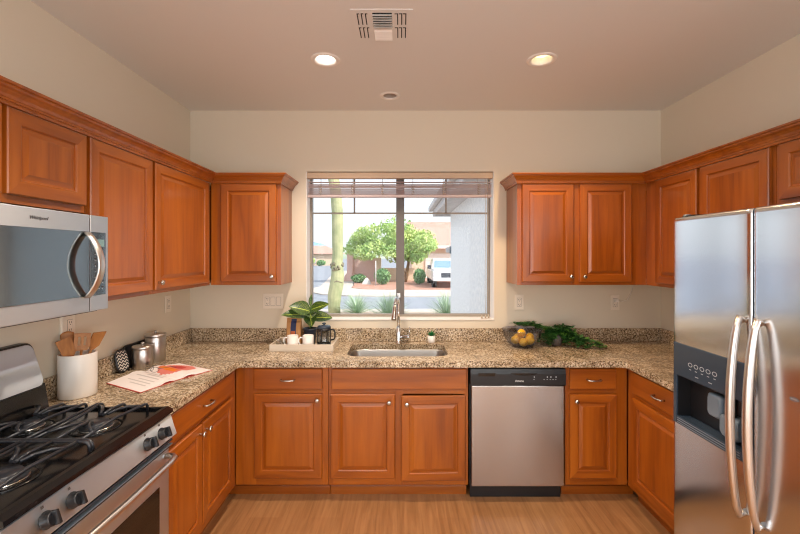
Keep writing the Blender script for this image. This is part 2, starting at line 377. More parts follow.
def window_obj(name, x0, x1, z0, z1, y, mid, muntin, fm):
    t = bpy.data.objects.new(name, None); COL.objects.link(t); t.location = ((x0 + x1) / 2, y, z0); t['kind'] = 'structure'
    t['_o'] = list(t.location)
    b = MB(); f = .022
    b.box(x0, x0 + f, y, y + .06, z0, z1, fm, .003); b.box(x1 - f, x1, y, y + .06, z0, z1, fm, .003)
    b.box(x0 + f, x1 - f, y, y + .06, z0, z0 + f + .008, fm, .003); b.box(x0 + f, x1 - f, y, y + .06, z1 - f, z1, fm, .003)
    b.build('window_frame', t)
    b = MB(); b.box(mid - .034, mid + .034, y - .004, y + .05, z0 + f + .008, z1 - f, 'frame_dark', .003); b.build('meeting_stile', t)
    for xa, xb, yy in ((x0 + f, mid - .034, y + .03), (mid + .034, x1 - f, y + .03)):
        b = MB(); b.box(xa, xb, yy, yy + .005, z0 + f + .008, z1 - f, 'pane_glass'); b.build('pane', t)
        if muntin:
            b = MB(); b.box(xa, xb, yy - .008, yy - .001, muntin - .007, muntin + .007, fm)
            xm = (xa + xb) / 2; b.box(xm - .007, xm + .007, yy - .008, yy - .001, muntin, z1 - f, fm); b.build('muntin', t)
    return t
w1 = window_obj('window_1', WX0, WX1, WZ0, WZ1, .13, 1.688, 1.955, 'frame_bronze')
b = MB(); b.box(1.659, 1.69, .111, .1255, 1.245, 1.29, 'nickel', .004); b.build('window_latch', w1)
b = MB(); b.box(WX0 + .0005, WX0 + .007, .002, .129, WZ0, WZ1, 'trim_white'); b.box(WX1 - .007, WX1 - .0005, .002, .129, WZ0, WZ1, 'trim_white'); b.box(WX0 + .007, WX1 - .007, -.006, .129, WZ0 + .0005, WZ0 + .010, 'trim_white', .002); struct(b.build('trim_1'))
window_obj('added_window_2', .3, 3.5, .15, 2.35, YB - .08, 1.9, None, 'frame_bronze')  # unseen window, added to carry the rear fill lamp

for nm_, x_ in (('added_window_3', -.05), ('added_window_4', W)):  # unseen side windows, added so fill lamps reach the walls and ceiling
    t = bpy.data.objects.new(nm_, None); COL.objects.link(t); t.location = (x_, -4.75, .45); t['kind'] = 'structure'; t['_o'] = list(t.location)
    b = MB(); poly_extrude(b, [[(-5.9, .45), (-3.6, .45), (-3.6, 2.35), (-5.9, 2.35)], [(-5.86, .49), (-4.77, .49), (-4.77, 2.31), (-5.86, 2.31)], [(-4.73, .49), (-3.64, .49), (-3.64, 2.31), (-4.73, 2.31)]], x_, x_ + .05, 'frame_bronze', 'x'); b.build('window_frame', t)
    for ya in (-5.86, -4.73): b = MB(); b.box(x_ + .02, x_ + .025, ya, ya + 1.09, .49, 2.31, 'pane_glass'); b.build('pane', t)
# ------------------------------------------------------------------ cabinets
def door_mesh(mb, x0, x1, z0, z1, y, t=.02, grain_v=True, raised=True, stile=.056):
    """raised-panel front whose face looks towards -y; y is the back face"""
    f = y - t
    if raised: prof = [(0, y), (0, f + .004), (.004, f), (stile - .006, f), (stile - .002, f + .003), (stile, f + .0085), (stile + .006, f + .0085), (stile + .022, f + .002), (stile + .025, f + .001)]
    else: prof = [(0, y), (0, f + .004), (.004, f)]
    V = [[(x0 + o, yy, z0 + o), (x1 - o, yy, z0 + o), (x1 - o, yy, z1 - o), (x0 + o, yy, z1 - o)] for o, yy in prof]
    R = [[mb.bm.verts.new(p) for p in r] for r in V]
    iv, ih = mb.mi('wood_v'), mb.mi('wood_x')
    for a, c in zip(R, R[1:]):
        for k in range(4):
            q = mb.bm.faces.new((a[k], a[(k + 1) % 4], c[(k + 1) % 4], c[k])); q.material_index = (ih if k in (0, 2) else iv) if raised else (iv if grain_v else ih)
    q = mb.bm.faces.new(R[-1]); q.material_index = iv if (raised and grain_v) else ih
    q = mb.bm.faces.new(R[0][::-1]); q.material_index = iv
def knob(parent, x, y, z):
    b = MB(); b.lathe([(.0075, 0), (.0055, .006), (.006, .014), (.0135, .019), (.0155, .024), (.013, .029), (.006, .031)], 'nickel', (x, y, z), 16, '-y'); return b.build('knob', parent)
def pull(parent, x, y, z, L=.1):
    b = MB(); h = L / 2
    pts = [(x - h + .006, y, z), (x - h + .006, y - .02, z), (x - h + .014, y - .027, z), (x - h * .4, y - .031, z), (x, y - .032, z), (x + h * .4, y - .031, z), (x + h - .014, y - .027, z), (x + h - .006, y - .02, z), (x + h - .006, y, z)]
    b.tube(pts, [.006, .005, .0055, .0055, .006, .0055, .0055, .005, .006], 'nickel', 8); return b.build('pull', parent)

def base_cab(label, loc, rz, w, stiles, drawers, doors, x_vis0=0, rail_mid=True, toe0=None, toe1=None, end_panel=False):
    t = thing('base_cabinet', label, 'cabinet', loc, rz)
    b = MB(); p = .018
    b.box(.001, p, -.588, -.004, .1, .872, 'wood_v'); b.box(w - p, w - .001, -.588, -.004, .1, .872, 'wood_v')
    b.box(p, w - p, -.012, -.004, .1, .872, 'wood_v'); b.box(p, w - p, -.588, -.012, .1, .118, 'wood_x'); b.build('carcass', t)
    b = MB()
    for a, c in stiles: b.box(a, c, -.61, -.589, .1, .872, 'wood_v', .001)
    xs = sorted(stiles)
    for (a, c), (d, e) in zip(xs, xs[1:]):
        for z0, z1 in ((.1, .15), (.695, .73), (.852, .872)): b.box(c, d, -.6095, -.589, z0, z1, 'wood_x')
    b.build('face_frame', t)
    ta, tb = (toe0 if toe0 is not None else x_vis0), (toe1 if toe1 is not None else w)
    b = MB(); b.box(ta, tb, -.50, -.485, 0, .1, 'wood_x'); b.box(ta, tb, -.545, -.50, 0, .058, 'wood_x', .004); b.build('toe_kick', t)
    for d in drawers:
        x0, x1, z0, z1, px = d
        b = MB(); door_mesh(b, x0, x1, z0, z1, -.611, .019, False, False); f = b.build('drawer' if px is not None else 'false_front', t)
        if px is not None: pull(f, px, -.63, (z0 + z1) / 2 - .003)
    for d in doors:
        x0, x1, z0, z1, kx, kz = d[:6]
        b = MB(); door_mesh(b, x0, x1, z0, z1, -.611); f = b.build('door', t, origin=(x1 if kx < (x0 + x1) / 2 else x0, -.611, z0))
        if kx: knob(f, kx, -.631, kz)
        if len(d) > 6: f.rotation_euler = (0, 0, d[6])
    return t
base_cab('base cabinet with one drawer and one door, left of the sink in the far run', (0, 0, 0), 0, 1.217, [(.612, .745), (1.17, 1.217)],
         [(.735, 1.18, .73, .862, .958)], [(.736, 1.178, .15, .698, 1.15, .664)], toe0=.535)
base_cab('wide sink cabinet with blank top panel and two doors under the window', (1.219, 0, 0), 0, .912, [(0, .03), (.435, .486), (.885, .912)],
         [(.022, .9, .73, .862, None)], [(.016, .434, .15, .697, .396, .65), (.476, .893,   .138, .69, .509, .644, math.radians(2.2))])
base_cab('narrow base cabinet right of the dishwasher, one drawer above one door', (2.766, 0, 0), 0, W - 2.766, [(0, .03), (.318, .405)],
         [(.025, .326, .73, .862, .178)], [(.025, .33, .15, .696, .062, .656)], toe1=.484)
base_cab('left wall base cabinet with long drawer over two doors beside the stove', (0, -1.443, 0), PI / 2, .828, [(0, .03), (.33, .372), (.745, .829)],
         [(.016, .745, .73, .862, .395)], [(.012, .346, .15, .7, .318, .655), (.356, .75, .15, .7, .388, .655)])
base_cab('right wall base cabinet between far corner and refrigerator', (W, -.616, 0), -PI / 2, .654, [(0, .075), (.62, .654)],
         [(.082, .63, .73, .862, .355)], [(.082, .63, .15, .7, .6, .65)])

ZU0, ZU1 = 1.385, 2.135
def upper_cab(label, loc, rz, w, stiles, doors, z0=ZU0, depth=.305, ends=('wood_v', 'wood_v')):
    t = thing('wall_cabinet', label, 'cabinet', loc, rz)
    b = MB(); p = .018
    b.box(.001, p, -depth + .021, -.003, z0, ZU1, ends[0], .001); b.box(w - p, w - .001, -depth + .021, -.003, z0, ZU1, ends[1], .001)
    b.box(p, w - p, -.012, -.003, z0, ZU1, 'maple'); b.box(p, w - p, -depth + .021, -.012, ZU1 - .018, ZU1, 'maple'); b.build('carcass', t)
    b = MB(); b.box(p, w - p, -depth + .021, -.012, z0 + .012, z0 + .03, 'maple'); o = b.build('bottom_panel', t); o['label'] = 'pale unfinished underside'
    b = MB()
    for a, c in stiles: b.box(a, c, -depth, -depth + .02, z0, ZU1, 'wood_v', .001)
    xs = sorted(stiles)
    for (a, c), (d, e) in zip(xs, xs[1:]):
        for za, zb in ((z0, z0 + .035), (ZU1 - .035, ZU1)): b.box(c, d, -depth + .0005, -depth + .02, za, zb, 'wood_x')
    b.build('face_frame', t)
    for x0, x1, za, zb, kx in doors:
        b = MB(); door_mesh(b, x0, x1, za, zb, -depth - .001); f = b.build('door', t)
        if kx: knob(f, kx, -depth - .021, za + .04)
    return t
upper_cab('single door wall cabinet between left corner and window', (.307, 0, 0), 0, .511, [(0, .085), (.475, .511)], [(.078, .481, 1.408, 2.12, .455)])
upper_cab('double door wall cabinet right of the window', (2.54, 0, 0), 0, .94, [(0, .045), (.395, .465), (.82, .94)], [(.032, .406, 1.408, 2.12, .381), (.452, .825, 1.408, 2.12, .478)])
upper_cab('left wall corner cabinet with one wide door and a knob low on it', (0, -1.02, 0), PI / 2, 1.018, [(0, .025), (.64, .7)], [(.012, .648, 1.408, 2.12, .04)])
upper_cab('left wall single door cabinet beside the microwave', (0, -1.493, 0), PI / 2, .471, [(0, .015), (.452, .471)], [(.008, .46, 1.408, 2.12, None)])
upper_cab('short wall cabinet directly above the microwave', (0, -2.258, 0), PI / 2, .763, [(0, .025), (.365, .41), (.74, .763)], [(.02, .375, 1.815, 2.12, None), (.393, .752, 1.815, 2.12, None)], z0=1.785)
upper_cab('right wall corner cabinet nearest the far wall', (W, -.003, 0), -PI / 2, .855, [(.304, .45), (.82, .855)], [(.438, .832, 1.408, 2.12, .82)])
upper_cab('right wall single door cabinet beside the refrigerator top', (W, -.86, 0), -PI / 2, .475, [(0, .02), (.445, .475)], [(.006, .456, 1.408, 2.12, .04)])
upper_cab('short right wall cabinet above the refrigerator', (W, -1.337, 0), -PI / 2, .93, [(0, .045), (.445, .485), (.89, .93)], [(.03, .45, 1.86, 2.12, None), (.478, .9, 1.86, 2.12, None)], z0=1.83)

# crown moulding: profile swept round the top of each run (offset outwards, height)
CP = [(.0, -.016), (.007, -.016), (.009, -.012), (.009, -.004), (.014, -.003), (.014, .004), (.017, .006), (.022, .016), (.032, .028), (.041, .034), (.043, .038), (.043, .043), (.050, .045), (.052, .049), (.052, .054), (0, .054)]
def crown(label, path, ends_wall):
    b = MB(); n = len(path); rings = []
    for k in range(n):
        p = Vector(path[k])
        d0 = (Vector(path[k]) - Vector(path[k - 1])).normalized() if k else None
        d1 = (Vector(path[k + 1]) - Vector(path[k])).normalized() if k < n - 1 else None
        nr = lambda d: Vector((d.y, -d.x))
        if d0 is None: m_ = nr(d1)
        elif d1 is None: m_ = nr(d0)
        else:
            m_ = nr(d0) + nr(d1); m_ = m_ / m_.dot(nr(d0))
        rings.append([(p.x + m_.x * o, p.y + m_.y * o, ZU1 + .001 + h) for o, h in CP])
    b.loft(rings, 'wood_x', False); return tag(b.build('crown_molding', origin=(path[0][0], path[0][1], ZU1)), label, 'crown molding')
c0 = crown('stepped wooden crown along the left wall cabinets and round to the window', [(.3265, -2.26), (.3265, -.3265), (.82, -.3265), (.82, -.004)], 0)
c1 = crown('stepped wooden crown along the cabinets right of the window and above the refrigerator', [(2.538, -.004), (2.538, -.3265), (W - .3265, -.3265), (W - .3265, -2.27)], 0)

# ------------------------------------------------------------------ countertop
t = thing('countertop', 'speckled brown granite countertop in a U round three walls', 'countertop', (0, 0, .874))
t['_o'] = [0, 0, .874]
R0 = -1.276
def uoutline(o):
    return [(0.001, -.001), (0.001, -1.444 + o * .3), (.64 - o, -1.444 + o * .3), (.64 - o, -.66), (.66, -.64 + o), (W - .66, -.64 + o), (W - .64 + o, -.66), (W - .64 + o, R0 + o * .3), (W - .001, R0 + o * .3), (W - .001, -.001)]
sinkL = rrect(1.318, 2.02, -.505, -.125, .075, 6)
b = MB()
poly_extrude(b, [uoutline(.005), sinkL], .908, .914, 'granite')
poly_extrude(b, [uoutline(0), sinkL], .875, .9079, 'granite')
b.build('worktop', t, origin=(0, 0, .874))
b = MB()
b.box(.001, .021, -1.444, -.001, .9142, 1.018, 'granite', .003); b.box(.021, W - .021, -.021, -.001, .9142, 1.018, 'granite', .003); b.box(W - .021, W - .001, R0, -.001, .9142, 1.018, 'granite', .003)
b.build('backsplash', t, origin=(0, 0, .874))

# sink
t = thing('sink', 'undermount stainless steel sink basin below the window', 'sink', (1.669, -.315, .70)); t['_o'] = [1.669, -.315, .70]
b = MB()
def sr(o, r): return rrect(1.318 - o, 2.02 + o, -.505 - o, -.125 + o, r, 6)
rings = [[(x, y, .8745) for x, y in sr(.02, .09)], [(x, y, .8745) for x, y in sr(-.001, .075)], [(x, y, .865) for x, y in sr(-.004, .075)], [(x, y, .73) for x, y in sr(-.012, .07)], [(x, y, .705) for x, y in sr(-.03, .06)], [(x, y, .70) for x, y in sr(-.06, .05)]]
b.loft(rings, 'basin_steel', True, (False, True)); b.build('basin', t, recalc=False)
b = MB(); b.lathe([(.045, .7005), (.045, .704), (.036, .704), (.03, .701)], 'chrome', (1.669, -.315, 0), 20); b.build('drain', t)

# faucet
fx, fy = 1.674, -.082
t = thing('faucet', 'chrome pull-down kitchen faucet behind the sink', 'faucet', (fx, fy, .914)); t['_o'] = [fx, fy, .914]
b = MB(); b.lathe([(.028, .9145), (.028, .92), (.022, .926), (.02, .94), (.02, 1.03), (.016, 1.036)], 'chrome', (fx, fy, 0), 20); b.build('base', t)
b = MB(); dx, dy = -.22, -.975
pts = [(fx, fy, 1.03), (fx, fy, 1.15), (fx, fy, 1.215)]
for k in range(1, 11):
    a = PI * k / 10 * .93; rr = .058; q = rr * (1 - math.cos(a)); pts.append((fx + dx * q, fy + dy * q, 1.215 + rr * math.sin(a) * 1.0))
b.tube(pts, .0125, 'chrome', 14); b.build('spout', t)
e = Vector(pts[-1]); g = (Vector(pts[-1]) - Vector(pts[-2])).normalized()
b = MB(); b.tube([e, e + g * .02, e + g * .05, e + g * .11, e + g * .118], [.0135, .0155, .0165, .0205, .018], 'nickel', 16); sp = b.build('spray_head', t)
b = MB(); b.lathe([(.014, 0), (.014, .05), (.017, .052), (.017, .072), (.010, .074)], 'chrome', (fx + .015, fy, .962), 14, 'x')
b.tube([(fx + .08, fy, .97), (fx + .084, fy, 1.0), (fx + .088, fy - .004, 1.045)], [.006, .0045, .004], 'chrome', 8); b.build('lever', t)

# ------------------------------------------------------------------ dishwasher
t = thing('dishwasher', 'stainless dishwasher with black control panel, right of the sink', 'dishwasher', (2.45, -.3, 0)); t['_o'] = [2.45, -.3, 0]
b = MB(); b.box(2.142, 2.756, -.6, -.03, .1, .868, 'black_plastic'); b.build('tub', t)
b = MB(); b.box(2.150, 2.750, -.64, -.602, .105, .757, 'steel_v', .006); b.build('door', t)
b = MB()
pr_ = [(-.602, .760), (-.648, .760), (-.652, .768), (-.652, .835), (-.645, .866), (-.602, .866)]
b.loft([[(x, y, z) for y, z in pr_] for x in (2.142, 2.38, 2.385, 2.385, 2.755)], 'black_plastic', False)
cp = b.build('control_panel', t)
b = MB(); b.loft([[(x, -.6535, .838 - d) , (x, -.6535, .842)] for x, d in [(2.40, 0), (2.42, .006), (2.45, .010), (2.485, .012), (2.52, .010), (2.55, .006), (2.57, 0)]], 'black_gloss', False, (False, False), closed=False)
b.build('grip_recess', cp)
b = MB(); b.box(2.19, 2.30, -.6535, -.652, .822, .842, 'black_gloss'); b.build('vent_slot', cp)
text('Amana', .02, 'print_white', cp, (2.455, -.6526, .792), (PI / 2, 0, 0), 'logo')
b = MB()
for x in (2.545, 2.61, 2.63, 2.65, 2.668, 2.685): b = MB(); b.box(x, x + .008, -.6528, -.652, .80, .803, 'print_grey'); b.build('button_mark', cp)
for x in (2.548, 2.632, 2.655, 2.688): b = MB(); b.box(x, x + .006, -.6528, -.652, .812, .822, 'print_grey'); b.build('indicator', cp)
b = MB(); b.box(2.15, 2.75, -.575, -.56, .0, .1, 'black_plastic', .003); b.build('kick_plate', t)

# ------------------------------------------------------------------ refrigerator (local: x along wall towards viewer, front at -y)
FX = W - 3.012
t = thing('refrigerator', 'side by side stainless refrigerator at the right wall', 'refrigerator', (W, -1.288, 0), -PI / 2)
FWd = .905
b = MB(); b.box(.004, FWd - .004, -FX + .085, -.04, .02, 1.765, 'slate_plastic', .004); b.build('body', t)
def fdoor(x0, x1, hole=None, nm='door'):
    b = MB(); nx = 14; zs = [.075, .078] + [1.757, 1.772]
    yb, yf = -FX + .078, -FX
    def col(x):
        u = (x - x0) / (x1 - x0); bow = .006 * (1 - (2 * u - 1) ** 4)
        e = min(x - x0, x1 - x); rd = .006 * max(0, 1 - e / .009) ** 2
        return yf - bow + rd + .006
    xs = [x0, x0 + .004, x0 + .009, x0 + .02] + [x0 + (x1 - x0) * k / 12 for k in range(1, 12)] + [x1 - .02, x1 - .009, x1 - .004, x1]
    xs = sorted(set(xs))
    if hole:
        hx0, hx1, hz0, hz1 = hole
        xs = sorted(set([x for x in xs if abs(x - hx0) > .006 and abs(x - hx1) > .006] + [hx0, hx1]))
    zz = [.075, .085, .095] + ([hole[2], hole[3]] if hole else []) + [1.758, 1.772, 1.780]
    i = b.mi('steel_f'); V = [[b.bm.verts.new((x, col(x) + (.006 if z in (.075, 1.780) else 0), z)) for z in zz] for x in xs]
    for a in range(len(xs) - 1):
        for c in range(len(zz) - 1):
            if hole and xs[a] >= hx0 - 1e-6 and xs[a + 1] <= hx1 + 1e-6 and abs(zz[c] - hz0) < 1e-6: continue
            f = b.bm.faces.new((V[a][c], V[a + 1][c], V[a + 1][c + 1], V[a][c + 1])); f.material_index = i; f.smooth = True
    # back and sides
    B = [[b.bm.verts.new((x, yb, z)) for z in (zz[0], zz[-1])] for x in xs]
    i2 = b.mi('slate_plastic')
    for a in range(len(xs) - 1):
        for fs in ((B[a][0], B[a][1], B[a + 1][1], B[a + 1][0]), (V[a][0], B[a][0], B[a + 1][0], V[a + 1][0]), (V[a][-1], V[a + 1][-1], B[a + 1][1], B[a][1])):
            f = b.bm.faces.new(fs); f.material_index = i2
    for e in (0, -1):
        f = b.bm.faces.new([*V[e], B[e][1], B[e][0]]); f.material_index = i2
    return b.build(nm, t)
steel('steel_f', srgb(216, 220, 226), .17, (300, 300, 3))
m = MATS['steel_f']; tg = nd(m, 'ShaderNodeTangent', direction_type='RADIAL', axis='Z'); lk(m, tg.outputs[0], bsdf(m).inputs['Tangent']); bsdf(m).inputs['Anisotropic'].default_value = .65
HX0, HX1, HZ0, HZ1 = .014, .42, .80, 1.185
fz = fdoor(.002, .446, (HX0, HX1, HZ0, HZ1), 'freezer_door')
fr = fdoor(.453, FWd - .002, None, 'fresh_food_door')
# water dispenser: surround, panel, cavity
b = MB(); y0 = -FX - .004
b.box(HX0, HX1, y0 + .003, y0 + .03, HZ1 - .155, HZ1, 'slate_plastic', .004)           # control panel
b.box(HX0, HX0 + .022, y0 + .003, y0 + .012, HZ0, HZ1 - .155, 'slate_plastic', .002); b.box(HX1 - .012, HX1, y0 + .003, y0 + .012, HZ0, HZ1 - .155, 'slate_plastic', .002)
b.box(HX0 + .014, HX0 + .022, y0 + .0121, y0 + .072, HZ0, HZ1 - .155, 'black_plastic'); b.box(HX1 - .012, HX1 - .006, y0 + .0121, y0 + .072, HZ0, HZ1 - .155, 'black_plastic')
b.box(HX0 + .022, HX1 - .012, y0 + .003, y0 + .07, HZ0, HZ0 + .035, 'slate_plastic', .003)
b.box(HX0 + .022, HX1 - .012, y0 + .072, y0 + .076, HZ0, HZ1 - .155, 'black_plastic')
dp = b.build('dispenser', fz)
b = MB()
for k in range(3): b.box(HX0 + .03, HX1 - .02, y0 + .0015, y0 + .003, HZ0 + .006 + k * .010, HZ0 + .009 + k * .010, 'slate_light')
b.build('drip_tray', fz)
b = MB(); b.loft([rr_ for rr_ in ([(x, y0 + .066 - q * .9, z) for x, z in rrect(.19 + o, .265 - o, HZ0 + .10 + o, HZ0 + .20 - o, .015, 3)] for q, o in ((0, 0), (.03, 0), (.04, .008)))], 'slate_light', True); b.build('ice_paddle', fz)
b = MB(); b.loft([rr_ for rr_ in ([(x, y0 + .066 - q * .9, z) for x, z in rrect(.275 + o, .37 - o, HZ0 + .05 + o, HZ0 + .14 - o, .02, 3)] for q, o in ((0, 0), (.045, 0), (.055, .008)))], 'slate_light', True)
b.tube([(.325, y0 + .04, HZ0 + .14), (.325, y0 + .045, HZ0 + .23)], .012, 'black_plastic'); b.build('water_paddle', fz)
b = MB()
for k in range(5):
    x = .13 + k * .036; b = MB()
    b.loft([[(x + .014 * math.cos(a) * s_, y0 + .0022, HZ1 - .085 + .010 * math.sin(a) * s_) for a in [2 * PI * j / 14 for j in range(14)]] for s_ in (1, .72)], 'print_grey', False, (False, False))
    b.build('button_mark', fz)
    b = MB(); b.box(x - .006, x + .006, y0 + .0018, y0 + .0028, HZ1 - .108, HZ1 - .105, 'print_grey'); b.build('indicator', fz)
for x in (.16, .24): b = MB(); b.box(x, x + .02, y0 + .0018, y0 + .0028, HZ1 - .132, HZ1 - .129, 'print_grey'); b.build('indicator', fz)
def bow_handle(x, par, z0=.60, z1=1.362):
    b = MB(); pts = []; yd = -FX - .004
    n = 20; rs = []
    for k in range(n + 1):
        u = k / n; o = .012 + .038 * (math.sin(PI * u) ** .62)
        pts.append((x, yd - o, z0 + (z1 - z0) * u)); rs.append(.0125 + .0035 * math.sin(PI * u))
    b.tube([(x, yd + .004, z0 + .012)] + pts + [(x, yd + .004, z1 - .012)], [.013] + rs + [.013], 'handle_steel', 12); return b.build('handle', par)
bow_handle(.418, fz); bow_handle(.497, fr)
b = MB(); b.box(.03, .11, -FX + .03, -FX + .2, 1.7655, 1.79, 'black_plastic', .004); b.lathe([(.016, 1.773), (.016, 1.795)], 'slate_light', (.045, -FX + .045, 0), 14); b.build('hinge_cover', t)
b = MB(); b.loft([[(.62 + .016 * math.cos(a) * s_, -FX - .0012 , 1.116 + .007 * math.sin(a) * s_) for a in [2 * PI * j / 20 for j in range(20)]] for s_ in (1, .8)], 'slate_light', False, (False, False))
for k in range(3): b.box(.611 + k * .007, .614 + k * .007, -FX - .0018, -FX - .0008, 1.114, 1.118, 'print_grey')
b.build('emblem', fr)
b = MB(); b.box(.01, FWd - .01, -FX + .09, -FX + .1, .0, .07, 'black_plastic', .003); b.build('kick_grille', t)

# ------------------------------------------------------------------ range (local: x along wall away from viewer 0..0.757, front at -y)
RW = .783
t = thing('gas_range', 'stainless gas range with black cooktop at the left wall', 'range', (0, -2.232, 0), PI / 2)
b = MB(); b.box(.002, RW - .002, -.60, -.03, .02, .895, 'slate_plastic'); b.build('body', t)
b = MB()
b.box(.0, RW, -.655, -.05, .896, .912, 'black_enamel', .004)
# raised rim and sloping front lip
b.loft([[(x, y, z) for y, z in ((-.655, .8925), (-.668, .900), (-.666, .914), (-.645, .924), (-.630, .924), (-.624, .912), (-.624, .898))] for x in (0, RW)], 'black_enamel', False)
b.box(0, .016, -.63, -.06, .912, .923, 'black_enamel', .003); b.box(RW - .016, RW, -.63, -.06, .912, .923, 'black_enamel', .003); b.build('cooktop', t)
b = MB(); b.loft([[(x, y, z) for y, z in ((-.603, .800), (-.682, .800), (-.685, .804), (-.658, .888), (-.650, .8915), (-.603, .8915))] for x in (.002, RW - .002)], 'steel_light', False); cp = b.build('control_panel', t)
for x in (.12, .215, .59, .686):
    b = MB(); KM = Matrix.Translation((x, -.6725, .842)) @ Matrix.Rotation(-math.radians(17.8), 4, 'X')
    b.lathe([(.025, .0006), (.025, .004), (.022, .006), (.0215, .022), (.019, .026)], 'black_plastic', (0, 0, 0), 20, '-y', M=KM)
    b.box(-.0055, .0055, -.042, -.024, -.021, .021, 'black_plastic', .004, M=KM); b.build('knob', cp)
    b = MB(); b.box(-.004, .004, -.0016, -.0004, .034, .042, 'print_dark', M=KM); b.build('dial_mark', cp)
b = MB()
for z0, z1, y, mm_ in ((.784, .798, -.655, 'black_plastic'), (.775, .783, -.668, 'slate_plastic'), (.764, .774, -.655, 'black_plastic'), (.757, .763, -.668, 'slate_light'), (.742, .756, -.655, 'black_plastic')): b.box(.004, RW - .004, y, -.603, z0, z1, mm_, .002)
b.build('vent_trim', t)
b = MB(); b.box(.004, RW - .004, -.652, -.603, .17, .740, 'steel_light', .005); dr = b.build('oven_door', t)
b = MB(); b.box(.078, RW - .078, -.6535, -.6518, .26, .605, 'oven_glass', .0008); b.build('oven_window', dr)
b = MB(); z = .716; pts = [(.03, -.652, z), (.03, -.685, z), (.045, -.700, z), (.09, -.708, z), (RW / 2, -.714, z), (RW - .09, -.708, z), (RW - .045, -.700, z), (RW - .03, -.685, z), (RW - .03, -.652, z)]
b.tube(pts, .0125, 'handle_steel', 12); b.build('handle', dr)
b = MB(); b.box(.004, RW - .004, -.648, -.603, .035, .162, 'steel_light', .005); b.build('warming_drawer', t)
# backguard
b = MB(); b.loft([[(x, y, z) for y, z in ((-.012, .896), (-.105, .896), (-.112, .915), (-.092, 1.03), (-.012, 1.03))] for x in (0, RW)], 'black_enamel', False); b.build('riser', t)
def bgface(y, z, o): return [(x, y - .0, zz) for x, zz in rrect(.0 + o, RW - o, z + o, 1.212 - o, .03, 4)]
def tilt(p, q): x, y, zz = p; return (x, -.098 + (zz - 1.02) * .33 + q, zz)
b = MB()
b.loft([[tilt(p, q) for p in bgface(0, 1.018, o)] for q, o in ((.07, .0), (.004, 0), (0, .004))], 'black_plastic', False); bg_ = b.build('backguard', t)
b = MB(); b.loft([[tilt(p, q) for p in bgface(0, 1.018, o)] for q, o in ((.0, .007), (-.003, .007), (-.0035, .009))], 'steel_light', False); b.build('face_plate', bg_)
b = MB(); b.loft([[tilt((x, 0, zz), q) for x, zz in rrect(.27, .49, 1.06, 1.15, .008, 3)] for q in (-.0035, -.005)], 'black_gloss', False); b.build('clock_display', bg_)
# burners and grates
for k, (x, y, r) in enumerate([(.2, -.20, .04), (.585, -.20, .036), (.2, -.47, .05), (.585, -.47, .044)]):
    b = MB(); b.lathe([(r + .045, .9125), (r + .03, .914), (r + .02, .914)], 'black_enamel', (x, y, 0), 24); b.lathe([(r + .012, .9125), (r + .012, .922), (r, .928), (r, .932), (r - .004, .938), (.01, .939)], 'cast_iron', (x, y, 0), 24)
    b.lathe([(r + .016, .9128), (r + .016, .918), (r + .0122, .918)], 'steel', (x, y, 0), 24); b.build('burner', t)
def grate(x0, x1, y0, y1, cx, cys, rail):
    b = MB(); z = .945; m_ = 'cast_iron'; zt = .9135; r_ = .0062; ym = (y0 + y1) / 2
    def bar(pts): b.tube(pts, r_, m_, 7)
    def down(p, d):           # rounded end that turns down on to the cooktop
        return [(p[0] - d[0] * .022, p[1] - d[1] * .022, z + .004), (p[0] - d[0] * .008, p[1] - d[1] * .008, z + .001), (p[0], p[1], z - .008), (p[0] + d[0] * .002, p[1] + d[1] * .002, zt)]
    for xr in rail:
        bar(down((xr, y0), (0, -1))[::-1] + [(xr, y0 + .1, z + .004), (xr, ym, z + .004), (xr, y1 - .1, z + .004)] + down((xr, y1), (0, 1)))
    far = x1 if abs(rail[0] - x0) < .05 else x0; sg = 1 if far == x1 else -1
    for yy in (ym, ):
        bar([(rail[0], yy, z + .003), (cx, yy, z + .003)] + down((far, yy), (sg, 0)))
    for cy in cys:
        ya, yb = (y0, ym) if cy < ym else (ym, y1)
        for s1 in (-1, 1):
            yq = cy + s1 * .088
            if ya < yq < yb:      # cross bar beside the burner, ending in a hook
                bar([(rail[0], yq, z + .003), (cx, yq - s1 * .012, z + .005)] + down((far, yq + s1 * .01), (sg, 0)))
            for s2 in (-1, 1):    # curved finger towards the flame
                bar([(cx + s2 * .135, cy + s1 * .088, z + .003), (cx + s2 * .11, cy + s1 * .055, z + .010), (cx + s2 * .075, cy + s1 * .03, z + .010), (cx + s2 * .042, cy + s1 * .014, z + .004)])
        for s2 in (-1, 1):
            e = rail[0] if (s2 < 0) == (rail[0] < cx) else far
            q = [(cx + s2 * .04, cy, z + .003), (cx + s2 * .09, cy, z + .009)]
            bar(q + ([(e, cy, z + .004)] if e == rail[0] else down((far, cy), (sg, 0))))
    b.build('grate', t)
grate(.03, .385, -.60, -.115, .2, (-.47, -.20), [.379]); grate(.398, RW - .026, -.60, -.115, .585, (-.47, -.20), [.391])

